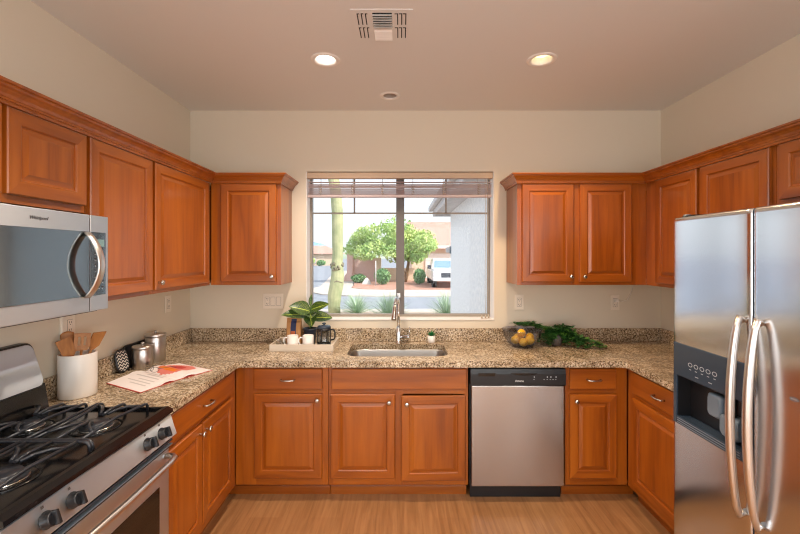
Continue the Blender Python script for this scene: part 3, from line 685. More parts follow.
# ------------------------------------------------------------------ microwave
MWY = -2.244; MW = .757
t = thing('microwave', 'over the range stainless microwave mounted on the left wall', 'microwave', (0, MWY, 0), PI / 2)
Z0, Z1 = 1.360, 1.768
b = MB(); b.box(.002, MW - .002, -.375, -.006, Z0 + .012, Z1, 'steel_light', .002); b.box(.02, MW - .02, -.37, -.02, Z0, Z0 + .012, 'black_plastic'); b.build('case', t)
SX = .649
b = MB(); b.box(.002, SX - .001, -.405, -.377, Z0 + .008, Z1, 'steel_light', .003); md = b.build('door', t)
b = MB(); b.box(.03, SX - .004, -.4075, -.4048, Z0 + .072, Z1 - .07, 'mw_glass', .001); b.build('door_window', md)
b = MB(); b.box(.03, .05, -.4085, -.4074, Z0 + .08, Z1 - .078, 'black_gloss'); b.build('window_border', md)
b = MB(); b.box(SX + .001, MW - .002, -.405, -.377, Z0 + .008, Z1, 'steel_light', .003); pn = b.build('control_panel', t)
b = MB(); b.box(SX - .0009, SX + .0009, -.4045, -.3775, Z0 + .01, Z1 - .001, 'black_plastic'); b.build('door_seam', pn)
b = MB(); b.box(SX + .003, MW - .02, -.4075, -.4048, Z0 + .072, Z1 - .07, 'mw_glass', .001); b.box(SX + .02, MW - .03, -.4082, -.4074, Z1 - .13, Z1 - .10, 'led_screen'); b.build('keypad', pn)
b = MB(); rnd = random.Random(3)
for r_ in range(7):
    for c_ in range(3):
        x = SX + .022 + c_ * .02; zz = Z1 - .155 - r_ * .024
        b.box(x, x + .012, -.4083, -.4074, zz - .004, zz, 'print_dark'); b.box(x + .002, x + .009, -.4083, -.4074, zz - .011, zz - .008, 'print_grey')
b.build('key_marks', pn)
text('Whirlpool', .018, 'print_dark', md, (.41, -.4056, Z1 - .035), (PI / 2, 0, 0), 'logo', shear=.3)
b = MB(); x = SX - .022; n = 16; pts = []
for k in range(n + 1):
    u = k / n; pts.append((x, -.408 - .004 - .058 * math.sin(PI * u) ** .8, Z0 + .07 + (Z1 - Z0 - .145) * u))
b.ribbon(pts, (.034, 0, 0), .009, 'handle_steel'); b.build('handle', md)

# ------------------------------------------------------------------ blind in the window
t = thing('window_blind', 'pale wooden blind pulled up at the top of the window', 'blind', (1.687, .02, 2.07)); t['_o'] = [1.687, .02, 2.07]
b = MB(); b.box(WX0 + .008, WX1 - .012, .0, .055, 2.222, 2.268, 'blind_wood', .003); b.build('headrail', t)
b = MB(); rnd = random.Random(5)
for k in range(10):
    z = 2.094 + k * .0088; o = rnd.uniform(-.004, .004); b.box(WX0 + .014, WX1 - .02, .010 + o, .046 + o, z, z + .0020, 'blind_slat')
b.box(WX0 + .014, WX1 - .02, .003, .053, 2.191, 2.1935, 'blind_slat')
b.build('slats', t)
b = MB(); b.box(WX0 + .014, WX1 - .02, .003, .053, 2.07, 2.088, 'blind_slat', .004); b.build('bottom_rail', t)
for x in (1.045, 1.305, 1.545, 1.79, 2.038, 2.32):
    b = MB(); rnd = random.Random(int(x * 100))
    for y in (.001, .054): b.tube([(x, y, 2.222), (x + .001, y, 2.17), (x, y, 2.085)], .0012, 'cord_white', 5)
    for k in range(6): z = 2.095 + k * .014; b.tube([(x - .012, -.001, z), (x, -.007, z + .006), (x + .013, -.001, z + rnd.uniform(-.003, .006))], .0022, 'cord_white', 5)
    b.build('ladder_cord', t)
b = MB(); cx = 2.37
b.tube([(cx, -.004, 2.225), (cx + .002, -.006, 1.8), (cx + .004, .02, 1.3), (cx + .01, .03, 1.13)], .0018, 'cord_white', 5); b.tube([(cx + .02, -.004, 2.225), (cx + .02, -.006, 1.8), (cx + .022, .02, 1.3), (cx + .03, .03, 1.12)], .0018, 'cord_white', 5); b.build('pull_cord', t)
b = MB()
for k, x in enumerate((cx - .02, cx + .01, cx + .035)): b.lathe([(.002, .03), (.006, .022), (.008, 0), (.003, -.002)], 'cord_white', (x, .03, 1.085 + .004 * k), 10)
pts = [(cx - .03 + .1 * u / 16, .04 + .01 * math.sin(u * 1.3), 1.086 + .006 * abs(math.sin(u * .9))) for u in range(17)]
b.tube(pts, .0022, 'cord_white', 5); b.build('tassel', t)

# ------------------------------------------------------------------ ceiling fittings
def can(label, pos, r, lens, tone, power, grp=None):
    x, y = pos; t = thing('recessed_light', label, 'ceiling light', (x, y, H), group=grp); t['_o'] = [x, y, H]
    b = MB(); b.lathe([(r - .001, H + .002), (r - .001, H - .003), (r + .012, H - .007), (r + .024, H - .004), (r + .026, H - .0002)], 'trim_white', (x, y, 0), 32, cap=(False, False)); b.build('trim_ring', t)
    b = MB(); b.lathe([(r - .0015, H + .002), (r - .012, H + .05), (r - .014, H + .09), (0.001, H + .091)], 'trim_white' if lens != 'lamp_off' else 'lamp_off', (x, y, 0), 32, cap=(False, False)); b.build('baffle', t)
    b = MB(); b.lathe([(r - .0125, H + .05), (r - .0125, H + .034), (r * .55, H + .024), (.002, H + .021)], lens, (x, y, 0), 32); b.build('bulb', t)
    if power:
        l = light('can_lamp', 'SPOT', (0, 0, -.012), (0, 0, 0), power * 3.2, tone, spot_size=math.radians(128), spot_blend=.7, shadow_soft_size=.045); l.parent = t
can('lit round ceiling light, white, left of the vent', can_pos[0], CR[0], 'lamp_white', (1, .87, .72), CAN_E * 2.0)
can('lit round ceiling light with a yellow glow on the right', can_pos[1], CR[1], 'lamp_warm', (1, .70, .38), CAN_E * 1.4)
can('small unlit round ceiling fitting nearest the window wall', can_pos[2], CR[2], 'lamp_off', (1, 1, 1), 0)
for p in cans_far: can('unseen lit round ceiling light', p, .062, 'lamp_white', (1, .92, .82), CAN_E * (1.9 if p == cans_far[0] else 1.0), 'ceiling lights behind the viewpoint')
t = thing('ceiling_vent', 'square white ceiling air vent with louvres', 'vent', (1.597, -1.20, H)); t['_o'] = [1.597, -1.2, H]
b = MB(); x0, x1, y0, y1 = 1.447, 1.747, -1.352, -1.052
poly_extrude(b, [rrect(x0, x1, y0, y1, .006, 2), rrect(x0 + .105, x1 - .1, y0 + .025, y1 - .14, .003, 2)], H - .003, H - .0003, 'ceiling_paint'); b.build('face_plate', t)
b = MB()
b.box(x0 + .105, x1 - .1, y0 + .025, y1 - .14, H - .0015, H - .0005, 'dark_gap')
for k in range(6):
    y = y0 + .03 + k * .0205; b.loft([[(x, y + .010, H - .0012), (x, y + .012, H - .0012), (x, y + .004, H - .013), (x, y + .0015, H - .013)] for x in (x0 + .106, x1 - .101)], 'trim_white', False)
for k in range(6):
    y = y1 - .125 + k * .016; b.loft([[(x, y, H - .0031), (x, y + .012, H - .0031), (x, y + .011, H - .010), (x, y + .009, H - .010)] for x in (x0 + .106, x1 - .101)], 'trim_white', False)
b.build('louvre', t)
b = MB()
for ya, yb in ((y0 + .03, y0 + .125), (y0 + .15, y0 + .25)):
    for s_, xs in ((1, (x0 + .03, x0 + .05, x0 + .07)), (-1, (x1 - .075, x1 - .055, x1 - .035))):
        for x in xs:
            b = MB(); b.box(x, x + .005, ya, yb, H - .0042, H - .0029, 'dark_gap'); b.box(x, x + .012 * s_, ya, ya + .006, H - .0042, H - .0029, 'dark_gap'); b.build('side_slot', t)

# ------------------------------------------------------------------ outlets
def outlet(label, loc, rz, gangs=('o',), plug=False):
    t = thing('wall_outlet', label, 'outlet', loc, rz); n = len(gangs); w = .07 + .046 * (n - 1)
    b = MB(); b.box(-w / 2, w / 2, -.008, -.0005, -.06, .06, 'plate_white', .003); b.build('cover_plate', t)
    for k, g in enumerate(gangs):
        x = (k - (n - 1) / 2) * .046
        b = MB()
        if g == 'o':
            b.box(x - .0178, x + .0178, -.0083, -.0078, -.0348, .0348, 'dark_gap'); b.box(x - .0165, x + .0165, -.0092, -.0079, -.0335, .0335, 'plate_white', .0005)
            for z in (-.019, .019):
                for q in (-.007, .005): b.box(x + q, x + q + .0025, -.0096, -.0088, z - .003, z + .007, 'dark_gap')
                b.box(x - .002, x + .003, -.0096, -.0088, z - .011, z - .007, 'dark_gap')
            b.build('receptacle', t)
        else:
            b.box(x - .0165, x + .0165, -.0105, -.008, -.0335, .0335, 'plate_white', .001); b.box(x - .0178, x + .0178, -.0084, -.0078, -.0348, .0348, 'dark_gap'); b.build('switch', t)
    return t
outlet('beige three gang plate, outlet and two switches, left of the window', (.667, 0, 1.233), 0, ('o', 's', 's'))
outlet('beige outlet just right of the window', (2.643, 0, 1.225), 0)
o4 = outlet('beige outlet with a plug and cord under the right cabinets', (3.412, 0, 1.222), 0)
outlet('beige outlet on the left wall behind the utensil crock', (0, -1.205, 1.24), PI / 2)
outlet('faint outlet on the left wall above the canisters', (0, -.32, 1.25), PI / 2)
t = thing('power_cord', 'thin grey cord plugged in under the right cabinets', 'cord', (3.412, -.008, 1.24)); t['_o'] = [3.412, -.008, 1.24]
b = MB(); b.box(3.40, 3.43, -.035, -.0085, 1.228, 1.252, 'white_plastic', .005); b.build('plug', t)
b = MB(); b.tube([(3.43, -.025, 1.24), (3.46, -.03, 1.235), (3.50, -.02, 1.245), (3.53, -.015, 1.29), (3.55, -.015, 1.36), (3.55, -.02, 1.396)], .003, 'white_plastic', 6); b.build('cable', t)
b = MB(); b.box(.0005, .016, -1.262, -1.236, 1.0185, 1.374, 'plate_white', .003); tag(b.build('cable_cover'), 'narrow vertical cable cover rising behind the utensil crock to the microwave', 'cable cover')

# ------------------------------------------------------------------ things on the counter
CZ = .9145
# utensil crock
cx, cy = .102, -1.275
t = thing('utensil_crock', 'plain white ceramic crock beside the stove', 'crock', (cx, cy, CZ)); t['_o'] = [cx, cy, CZ]
b = MB(); b.lathe([(.076, 0), (.079, .004), (.079, .204), (.077, .208), (.073, .208), (.071, .202), (.071, .012), (.0, .012)], 'crock_ceramic', (cx, cy, CZ), 40); b.build('pot', t)
RT = Vector((.78, .62, 0)); FW = Vector((-.62, .78, 0))
def utensil(label, kind, pr_, lr, ang, L):
    """ang: blade turn about its own shaft"""
    p = Vector((cx, cy, CZ + .016)) + RT * pr_[0] + FW * pr_[1]; d = (Vector((0, 0, 1)) + RT * lr[0] + FW * lr[1]).normalized()
    rt = RT - d * RT.dot(d); rt.normalize(); fw = d.cross(rt); R3 = Matrix((rt, fw, d)).transposed().to_4x4(); M = Matrix.Translation(p) @ R3 @ Matrix.Rotation(ang, 4, 'Z')
    b = MB()
    if kind == 'spoon':
        b.lathe([(.006, 0), (.0055, L - .07)], 'spoon_wood', M=M, n=10)
        b.loft([[(w_ * math.cos(a), .004 + .006 * math.sin(a) * (1 if w_ > .01 else .6), z) for a in [2 * PI * k / 16 for k in range(16)]] for w_, z in ((.006, L - .08), (.016, L - .065), (.026, L - .045), (.03, L - .025), (.027, L - .008), (.016, L), (.002, L + .003))], 'spoon_wood', M=M)
    elif kind == 'slotted':
        b.lathe([(.006, 0), (.0055, L - .08)], 'spoon_wood', M=M, n=10)
        bb = MB(); poly_extrude(bb, [[(-.022, L - .085), (.022, L - .085), (.033, L - .06), (.033, L), (-.033, L), (-.033, L - .06)], [(-.017, L - .06), (-.006, L - .06), (-.006, L - .018), (-.017, L - .018)], [(.006, L - .06), (.017, L - .06), (.017, L - .018), (.006, L - .018)]], -.003, .003, 'spoon_wood', 'y')
        bb.bm.transform(M); me = bpy.data.meshes.new('tmp'); bb.bm.to_mesh(me); b.bm.from_mesh(me); bpy.data.meshes.remove(me)
    else:
        b.lathe([(.006, 0), (.0055, L - .09)], 'spoon_wood', M=M, n=10)
        e = .012 if kind == 'spatula' else -.006
        b.loft([[(x, y, z) for x, y in ((-w_, -.003), (w_, -.003), (w_, .003), (-w_, .003))] for w_, z in ((.008, L - .1), (.028, L - .075), (.031, L - .02))] + [[(-.031, -.0015, L - .012 + e), (.031, -.0015, L), (.031, .0015, L), (-.031, .0015, L - .012 + e)]], 'spoon_wood', False, M=M)
    o = b.build({'spoon': 'wooden_spoon', 'slotted': 'slotted_turner', 'spatula': 'wooden_spatula', 'turner': 'wooden_turner'}[kind], origin=p)
    return tag(o, label, 'utensil', 'wooden utensils in the crock')
utensil('solid wooden spatula leaning towards the stove in the crock', 'spatula', (.035, -.03), (-.34, .02), .35, 0.283)
utensil('round wooden spoon at the back of the crock', 'spoon', (-.005, .035), (-.13, .08), 0, 0.293)
utensil('wooden turner with slots standing in the crock', 'slotted', (.0, -.022), (.07, .06), .12,0.288)
utensil('plain wooden turner leaning right, edge on, in the crock', 'turner', (-.03, .022), (.43, .02), .6, 0.313)

# canisters
def canister(label, x, y, r, h):
    t = thing('steel_canister', label, 'canister', (x, y, CZ), group='steel canisters on the left counter'); t['_o'] = [x, y, CZ]
    b = MB(); b.lathe([(r - .002, 0), (r, .003), (r, h - .004), (r - .002, h)], 'chrome_brushed', (x, y, CZ), 32); b.build('body', t)
    b = MB(); b.lathe([(r + .002, h + .0005), (r + .003, h + .004), (r + .003, h + .014), (r - .002, h + .019), (.012, h + .021), (.01, h + .022)], 'chrome_brushed', (x, y, CZ), 32); ld = b.build('lid', t)
    b = MB(); b.lathe([(.007, h + .0222), (.006, h + .027), (.011, h + .032), (.010, h + .037), (.004, h + .039)], 'chrome_brushed', (x, y, CZ), 16); b.build('knob', ld)
steel('chrome_brushed', srgb(196, 190, 186), .3, (200, 200, 4))
canister('shorter steel canister with a round knob on its lid', .112, -.785, .056, .118)
canister('taller steel canister in the corner behind the short one', .098, -.63, .06, .162)
# dark board and patterned holder leaning on backsplash
t = thing('serving_board', 'dark rounded slab leaning on the left backsplash behind the canisters', 'board', (.046, -.72, CZ)); t['_o'] = [.046, -.72, CZ]
M = Matrix.Translation((.0335, -.72, CZ + .0015)) @ Matrix.Rotation(-.05, 4, 'Y')
b = MB(); b.loft([[M @ Vector((q, y, z)) for y, z in rrect(-.12 + o, .12 - o, 0 + o, .14 - o, .03, 5)] for q, o in ((-.007, .002), (-.005, 0), (.005, 0), (.007, .002))], 'black_plastic', False); b.build('slab', t)
m = mat('herringbone', rough=.8); v = coords(m, (1, 1, 1)); sx = nd(m, 'ShaderNodeSeparateXYZ'); lk(m, v, sx.inputs[0])
pp = nd(m, 'ShaderNodeMath', operation='PINGPONG'); pp.inputs[1].default_value = .012; lk(m, sx.outputs[1], pp.inputs[0])
a_ = nd(m, 'ShaderNodeMath', operation='ADD'); lk(m, pp.outputs[0], a_.inputs[0]); lk(m, sx.outputs[2], a_.inputs[1])
f_ = nd(m, 'ShaderNodeMath', operation='PINGPONG'); f_.inputs[1].default_value = .009; lk(m, a_.outputs[0], f_.inputs[0])
l_ = nd(m, 'ShaderNodeMath', operation='LESS_THAN'); l_.inputs[1].default_value = .0036; lk(m, f_.outputs[0], l_.inputs[0])
x_ = nd(m, 'ShaderNodeMix', data_type='RGBA'); lk(m, l_.outputs[0], x_.inputs[0]); x_.inputs[6].default_value = srgb(34, 32, 34); x_.inputs[7].default_value = srgb(200, 190, 178); lk(m, x_.outputs[2], bsdf(m).inputs['Base Color'])
M = Matrix.Translation((.066, -.885, CZ + .0025)) @ Matrix.Rotation(-.2, 4, 'Y') @ Matrix.Rotation(-.15, 4, 'Z')
t = thing('pot_holder', 'black pot holder with pale zigzag pattern beside the short canister', 'pot holder', (.066, -.885, CZ)); t['_o'] = [.066, -.885, CZ]
b = MB(); b.loft([[M @ Vector((q, y, z)) for y, z in rrect(-.044 + o, .044 - o, 0 + o, .135 - o, .035, 6)] for q, o in ((-.006, .004), (-.003, 0), (.003, 0), (.006, .004))], 'black_plastic', False); b.build('backing', t)
b = MB(); b.loft([[M @ Vector((q, y, z)) for y, z in rrect(-.037 + o, .037 - o, .007 + o, .128 - o, .03, 6)] for q, o in ((.0062, 0), (.008, .001))], 'herringbone', False); b.build('patterned_face', t)

# cookbook: spine from A to B
t = thing('cookbook', 'open red covered cookbook lying on the left counter', 'book', (.32, -.97, CZ)); t['_o'] = [.32, -.97, CZ]
A = Vector((.465, -1.03, 0)); Bp = Vector((.19, -.88, 0)); L0 = Vector((.396, -1.245, 0)) - A
uL = Vector((-.072, -.215, 0)); uR = Vector((.10, .18, 0))
def page(b, u, z0, rise, m_, o0=0, th=.004, shr=0):
    rows = []
    n = 8
    for k in range(n + 1):
        q = shr + (1 - 2 * shr) * k / n; zz = z0 + rise * math.sin(PI * min(1, q * 1.25)) * (1 if q < .8 else 1)
        zz = z0 + rise * (math.sin(PI * min(q * 1.6, 1)) if q < .5 else math.sin(PI * min(.8 + (q - .5) * .4, 1)))
        a_ = A.lerp(Bp, shr) + u * q; c_ = A.lerp(Bp, 1 - shr) + u * q
        rows.append([(a_.x, a_.y, CZ + zz), (c_.x, c_.y, CZ + zz), (c_.x, c_.y, CZ + max(zz - th, .0035)), (a_.x, a_.y, CZ + max(zz - th, .0035))])
    b.loft(rows, m_, False)
b = MB()
for u in (uL * 1.02, uR * 1.02):
    pts = [A + u * 0, Bp + u * 0, Bp + u, A + u]; b.loft([[(p.x, p.y, CZ + z) for p in pts] for z in (.0003, .003)], 'cover_red', False)
b.build('cover', t)
b = MB(); page(b, uL, .004, .019, 'paper', th=.012); b.build('left_pages', t)
b = MB(); page(b, uR, .004, .019, 'paper', th=.012); rp = b.build('right_pages', t)
def pz(q): return .004 + .019 * (math.sin(PI * min(q * 1.6, 1)) if q < .5 else math.sin(PI * min(.8 + (q - .5) * .4, 1)))
def patch(b, u, test, m_, lift, N=26):
    for a_ in range(N):
        for c_ in range(N):
            s0, q0 = a_ / N, c_ / N; s1, q1 = s0 + 1 / N, q0 + 1 / N
            if not test(s0 + .5 / N, q0 + .5 / N): continue
            b.faces([(*(A.lerp(Bp, s_) + u * q_)[:2], CZ + pz(q_) + lift) for s_, q_ in ((s0, q0), (s1, q0), (s1, q1), (s0, q1))], [(0, 1, 2, 3)], m_)
b = MB()
patch(b, uR, lambda s_, q_: ((s_ - .56) / .40) ** 2 + ((q_ - .48) / .44) ** 2 + .12 * math.sin(9 * s_) < 1 and not (abs(s_ - .2) < .05), 'page_pink', .0004)
patch(b, uR, lambda s_, q_: ((s_ - .62) / .16) ** 2 + ((q_ - .62) / .16) ** 2 < 1, 'cover_red', .0007)
patch(b, uR, lambda s_, q_: abs(q_ - .28 - .1 * (s_ - .5)) < .085 and .34 < s_ < .86, 'page_orange', .0010)
o = b.build('page_picture', t); o['label'] = 'red and orange food picture on the right page'
b = MB()
patch(b, uL, lambda s_, q_: int(q_ * 26) % 3 == 1 and .14 < q_ < .8 and .15 < s_ < .8 - .2 * (int(q_ * 26) % 2), 'page_text', .0004); b.build('page_text', t)
t = thing('eyeglasses', 'thin wire eyeglasses resting on the open cookbook', 'eyeglasses', (.27, -.95, CZ + .024)); t['_o'] = [.27, -.95, CZ + .024]
b = MB()
for c_ in ((.255, -.955), (.30, -.98)):
    b.tube([(c_[0] + .021 * math.cos(k * PI / 10), c_[1] + .006 * math.cos(k * PI / 10) + .006, CZ + .040 + .014 * math.sin(k * PI / 10)) for k in range(21)], .0012, 'wire', 5)
b.build('rims', t)
for x, y in ((.234, -.945), (.322, -.985)):
    b = MB(); b.tube([(x, y, CZ + .048), (x + .03, y + .09, CZ + .036), (x + .04, y + .12, CZ + .0235)], .0012, 'wire', 5); b.build('temple', t)

# tray and its contents
TX0, TX1, TY0, TY1 = .752, 1.21, -.365, -.085
t = thing('serving_tray', 'pale wooden tray on the counter left of the sink', 'tray', ((TX0 + TX1) / 2, (TY0 + TY1) / 2, CZ)); t['_o'] = [(TX0 + TX1) / 2, (TY0 + TY1) / 2, CZ]
b = MB(); b.box(TX0, TX1, TY0, TY1, CZ, CZ + .008, 'tray_wood'); b.build('base', t)
b = MB(); b.box(TX0, TX1, TY0, TY0 + .012, CZ + .008, CZ + .048, 'tray_wood', .002); b.box(TX0, TX1, TY1 - .012, TY1, CZ + .008, CZ + .048, 'tray_wood', .002)
b.box(TX0, TX0 + .012, TY0 + .012, TY1 - .012, CZ + .008, CZ + .048, 'tray_wood', .002); b.box(TX1 - .012, TX1, TY0 + .012, TY1 - .012, CZ + .008, CZ + .048, 'tray_wood', .002); b.build('rim', t)
TZ = CZ + .0085
def mug(label, x, y, ha):
    t = thing('mug', label, 'mug', (x, y, TZ), group='white mugs on the tray'); t['_o'] = [x, y, TZ]
    b = MB(); b.lathe([(.030, 0), (.036, .004), (.04, .02), (.04, .094), (.0385, .096), (.037, .094), (.037, .01), (0, .008)], 'white_ceramic', (x, y, TZ), 28); b.build('cup', t)
    b = MB(); c_, s_ = math.cos(ha), math.sin(ha); b.tube([(x + c_ * q, y + s_ * q, TZ + z) for q, z in ((.039, .078), (.055, .08), (.066, .068), (.068, .05), (.06, .03), (.039, .022))], .0055, 'white_ceramic', 8); b.build('handle', t)
mug('white mug standing in front of the coffee bag', .905, -.31, PI * .97); mug('white mug standing in front of the potted plant', 1.015, -.30, PI * 1.05)
# coffee bag
x, y = .885, -.185
t = thing('coffee_bag', 'brown paper coffee bag with a navy label behind the mug', 'coffee bag', (x, y, TZ)); t['_o'] = [x, y, TZ]
b = MB(); b.loft([[(x + px * a, y + py * c_, TZ + z) for px, py in rrect(-1, 1, -1, 1, .3, 2)] for a, c_, z in ((.05, .034, 0), (.053, .036, .02), (.053, .034, .13), (.054, .018, .17), (.055, .006, .182), (.055, .005, .205))], 'kraft', False); bg2 = b.build('bag', t)
b = MB(); b.loft([[(x - .02, y - c_, TZ + z), (x + .02, y - c_, TZ + z)] for c_, z in ((.0375, .05), (.0355, .13), (.0205, .17), (.0082, .183), (.0068, .198))], 'navy', False, (False, False), closed=False); b.build('label', t)
b = MB(); b.box(x - .015, x + .015, y - .0392, y - .0372, TZ + .075, TZ + .11, 'rust'); b.build('label_emblem', t)
# potted plant
x, y = 1.0, -.165
t = thing('potted_plant', 'leafy plant with yellow veined leaves in a dark pot on the tray', 'potted plant', (x, y, TZ)); t['_o'] = [x, y, TZ]
b = MB(); b.lathe([(.036, 0), (.05, .11), (.053, .112), (.053, .124), (.048, .124), (.046, .112), (0, .11)], 'navy_pot', (x, y, TZ), 26); b.build('pot', t)
b = MB(); b.lathe([(.045, .1105), (.02, .118), (0.001, .12)], 'soil', (x, y, TZ), 18); b.build('soil', t)
b = MB(); b.tube([(x, y, TZ + .11), (x + .004, y, TZ + .2), (x + .008, y - .003, TZ + .30), (x + .006, y, TZ + .355)], [.006, .005, .0045, .003], 'stem_green', 8); b.build('stem', t)
LV = [((0, 0, .215), (-.9, -.42, .22), (.1, -.6, .8), .21, .115), ((0, 0, .25), (-.78, -.38, .34), (.5, -.7, .6), .16, .125), ((.002, 0, .26), (.85, -.35, .40), (-.25, -.8, .55), .16, .085),
      ((0, 0, .20), (.93, .22, .06), (.0, -.75, .65), .17, .10), ((0, 0, .22), (.25, -.8, .1), (.1, -.6, .8), .11, .09), ((0, 0, .29), (.05, .1, 1), (0, -1, .1), .09, .03), ((0, 0, .21), (-.3, .6, .5), (0, -.5, .8), .14, .09), ((0, 0, .24), (.15, -.5, -.5), (0, -.9, .3), .12, .10)]
for (p, d, u, L, w_) in LV:
    b = MB(); b.leaf((x + p[0], y + p[1], TZ + p[2]), d, u, L, w_, 'leaf_veined', .18, 8); b.build('leaf', t, recalc=False)
# french press
x, y = 1.122, -.25
t = thing('french_press', 'black framed glass French press at the right end of the tray', 'coffee press', (x, y, TZ)); t['_o'] = [x, y, TZ]
b = MB(); b.lathe([(.043, .016), (.044, .02), (.044, .135), (.042, .135), (.041, .022), (0.0, .02)], 'clear_glass', (x, y, TZ), 28); b.build('carafe', t)
b = MB(); b.lathe([(.047, 0), (.049, .004), (.049, .03), (.0455, .03), (.0455, .014), (.0, .014)], 'black_plastic', (x, y, TZ), 28)
for k in range(6):
    a = 2 * PI * k / 6 + .3; px, py = x + .0475 * math.cos(a), y + .0475 * math.sin(a); b.tube([(px, py, TZ + .028), (px, py, TZ + .13)], .0035, 'black_plastic', 6)
b.lathe([(.0455, .122), (.05, .122), (.05, .137), (.0455, .137)], 'black_plastic', (x, y, TZ), 28); b.build('frame', t)
b = MB(); b.lathe([(.05, .1375), (.05, .15), (.042, .157), (.02, .16), (.006, .161), (.006, .166), (.014, .169), (.014, .176), (.004, .18)], 'slate_plastic', (x, y, TZ), 28); b.build('lid', t)
b = MB(); b.tube([(x + .048, y - .004, TZ + .128), (x + .075, y - .006, TZ + .126), (x + .082, y - .006, TZ + .11), (x + .082, y - .006, TZ + .072), (x + .074, y - .006, TZ + .056), (x + .047, y - .004, TZ + .05)], .006, 'black_plastic', 8); b.build('handle', t)
# small glass dish + spoon at left of tray
x, y = .815, -.29
b = MB(); b.lathe([(.02, 0), (.034, .006), (.037, .05), (.0345, .05), (.032, .009), (0, .005)], 'clear_glass', (x, y, TZ), 22)
tag(b.build('glass_dish'), 'small clear glass dish at the left end of the tray', 'dish')
b = MB(); b.tube([(x + .006, y + .01, TZ + .012), (x - .02, y - .004, TZ + .055), (x - .035, y - .012, TZ + .068)], [.003, .0025, .004], 'chrome', 8)
b.loft([[(x + .006 + .010 * math.cos(a) * s_, y + .01 + .014 * math.sin(a) * s_, TZ + .012 + h_) for a in [2 * PI * k / 12 for k in range(12)]] for s_, h_ in ((.2, -.001), (1, .003), (1, .005), (.2, .001))], 'chrome')
tag(b.build('teaspoon'), 'metal teaspoon leaning in the glass dish', 'spoon')

# succulent
x, y = 1.933, -.072
t = thing('potted_succulent', 'tiny green succulent in a white pot behind the sink', 'potted plant', (x, y, CZ)); t['_o'] = [x, y, CZ]
b = MB(); b.lathe([(.024, 0), (.030, .004), (.031, .056), (.028, .056), (.027, .046), (0, .046)], 'white_ceramic', (x, y, CZ), 22); b.build('pot', t)
b = MB()
for k in range(34):
    a = k * 2.4; e = .25 + .8 * (k / 34) ; d = (math.cos(a) * math.cos(e), math.sin(a) * math.cos(e), math.sin(e)); b.leaf((x, y, CZ + .05), d, (0, 0, 1), .034 + .006 * (k % 3), .014, 'succulent', -.2, 4)
b.build('rosette', t, recalc=False)

# bowl of lemons
bx, by = 2.605, -.205
b = MB(); prof = [(.05, 0), (.07, .004), (.105, .03), (.132, .075), (.145, .128), (.146, .132), (.142, .132), (.128, .077), (.101, .034), (.068, .009), (0, .006)]
b.lathe(prof, 'bowl_glass', (bx, by, CZ), 40, cap=(True, False)); tag(b.build('glass_bowl'), 'smoky glass bowl holding lemons right of the sink', 'bowl')
LM = [('lemon at the left side of the glass bowl', -.056, -.018, .054, 1.3), ('lemon lowest at the front middle of the glass bowl', -.005, -.05, .042, 1.6), ('lemon right of the front one in the glass bowl', .044, -.03, .05, 2.4),
      ('lemon on the right side of the bowl beside the greenery', .066, .02, .066, 1.2), ('lemon topmost in the middle of the glass bowl', .0, .012, .098, 1.1), ('lemon hidden at the back of the glass bowl', -.01, .07, .055, 2.9)]
for lb, dx_, dy_, dz_, an in LM:
    b = MB(); r = .031; M = Matrix.Translation((bx + dx_, by + dy_, CZ + dz_)) @ Matrix.Rotation(an, 4, 'Z') @ Matrix.Rotation(PI / 2 + .2, 4, 'Y')
    b.lathe([(.001, -.045), (.006, -.043), (.010, -.038), (.022, -.028), (.0295, -.013), (.0315, 0), (.0295, .013), (.022, .027), (.009, .037), (.004, .040), (.001, .041)], 'lemon', M=M, n=18)
    tag(b.build('lemon'), lb, 'lemon', 'lemons in the glass bowl')

# trailing greenery
px, py = 2.88, -.17
t = thing('trailing_plant', 'trailing green ivy in a brown pot spilling over the counter', 'plant', (px, py, CZ)); t['_o'] = [px, py, CZ]
b = MB(); M = Matrix.Translation((px, py, CZ + .047)) @ Matrix.Rotation(.12, 4, 'Y')
b.lathe([(.036, -.044), (.042, .045), (.039, .045), (.036, .035), (0, .033)], 'grey_pot', M=M, n=20); b.build('pot', t)
rnd = random.Random(11); b = MB(); vines = MB()
paths = []
for k in range(64):
    a = rnd.uniform(0, 2 * PI); 
    if k < 42: end = (px + rnd.uniform(-.15, .13), py + rnd.uniform(-.06, .09), CZ + rnd.uniform(.015, .15))
    else: end = (px + rnd.uniform(.05, .32), py + rnd.uniform(-.14, .04), CZ + rnd.uniform(.008, .04))
    st = Vector((px + .02 * math.cos(a), py + .02 * math.sin(a), CZ + .09)); e = Vector(end); mid = (st + e) / 2 + Vector((0, -.015, .035)); pts = [st.lerp(mid, u).lerp(mid.lerp(e, u), u) for u in [j / 7 for j in range(8)]]
    paths.append(pts)
for k in range(7):
    end = (bx + rnd.uniform(-.03, .11), by + rnd.uniform(.06, .15), CZ + rnd.uniform(.135, .165)); st = Vector((px - .03, py, CZ + .1)); e = Vector(end); mid = (st + e) / 2 + Vector((0, .02, .03)); paths.append([st.lerp(mid, u).lerp(mid.lerp(e, u), u) for u in [j / 9 for j in range(10)]])
end0 = [Vector((px + .12, py - .06, CZ + .012)), Vector((px + .2, py - .08, CZ + .009)), Vector((px + .29, py - .085, CZ + .009)), Vector((px + .335, py - .1, CZ + .009))]; paths.append(end0)
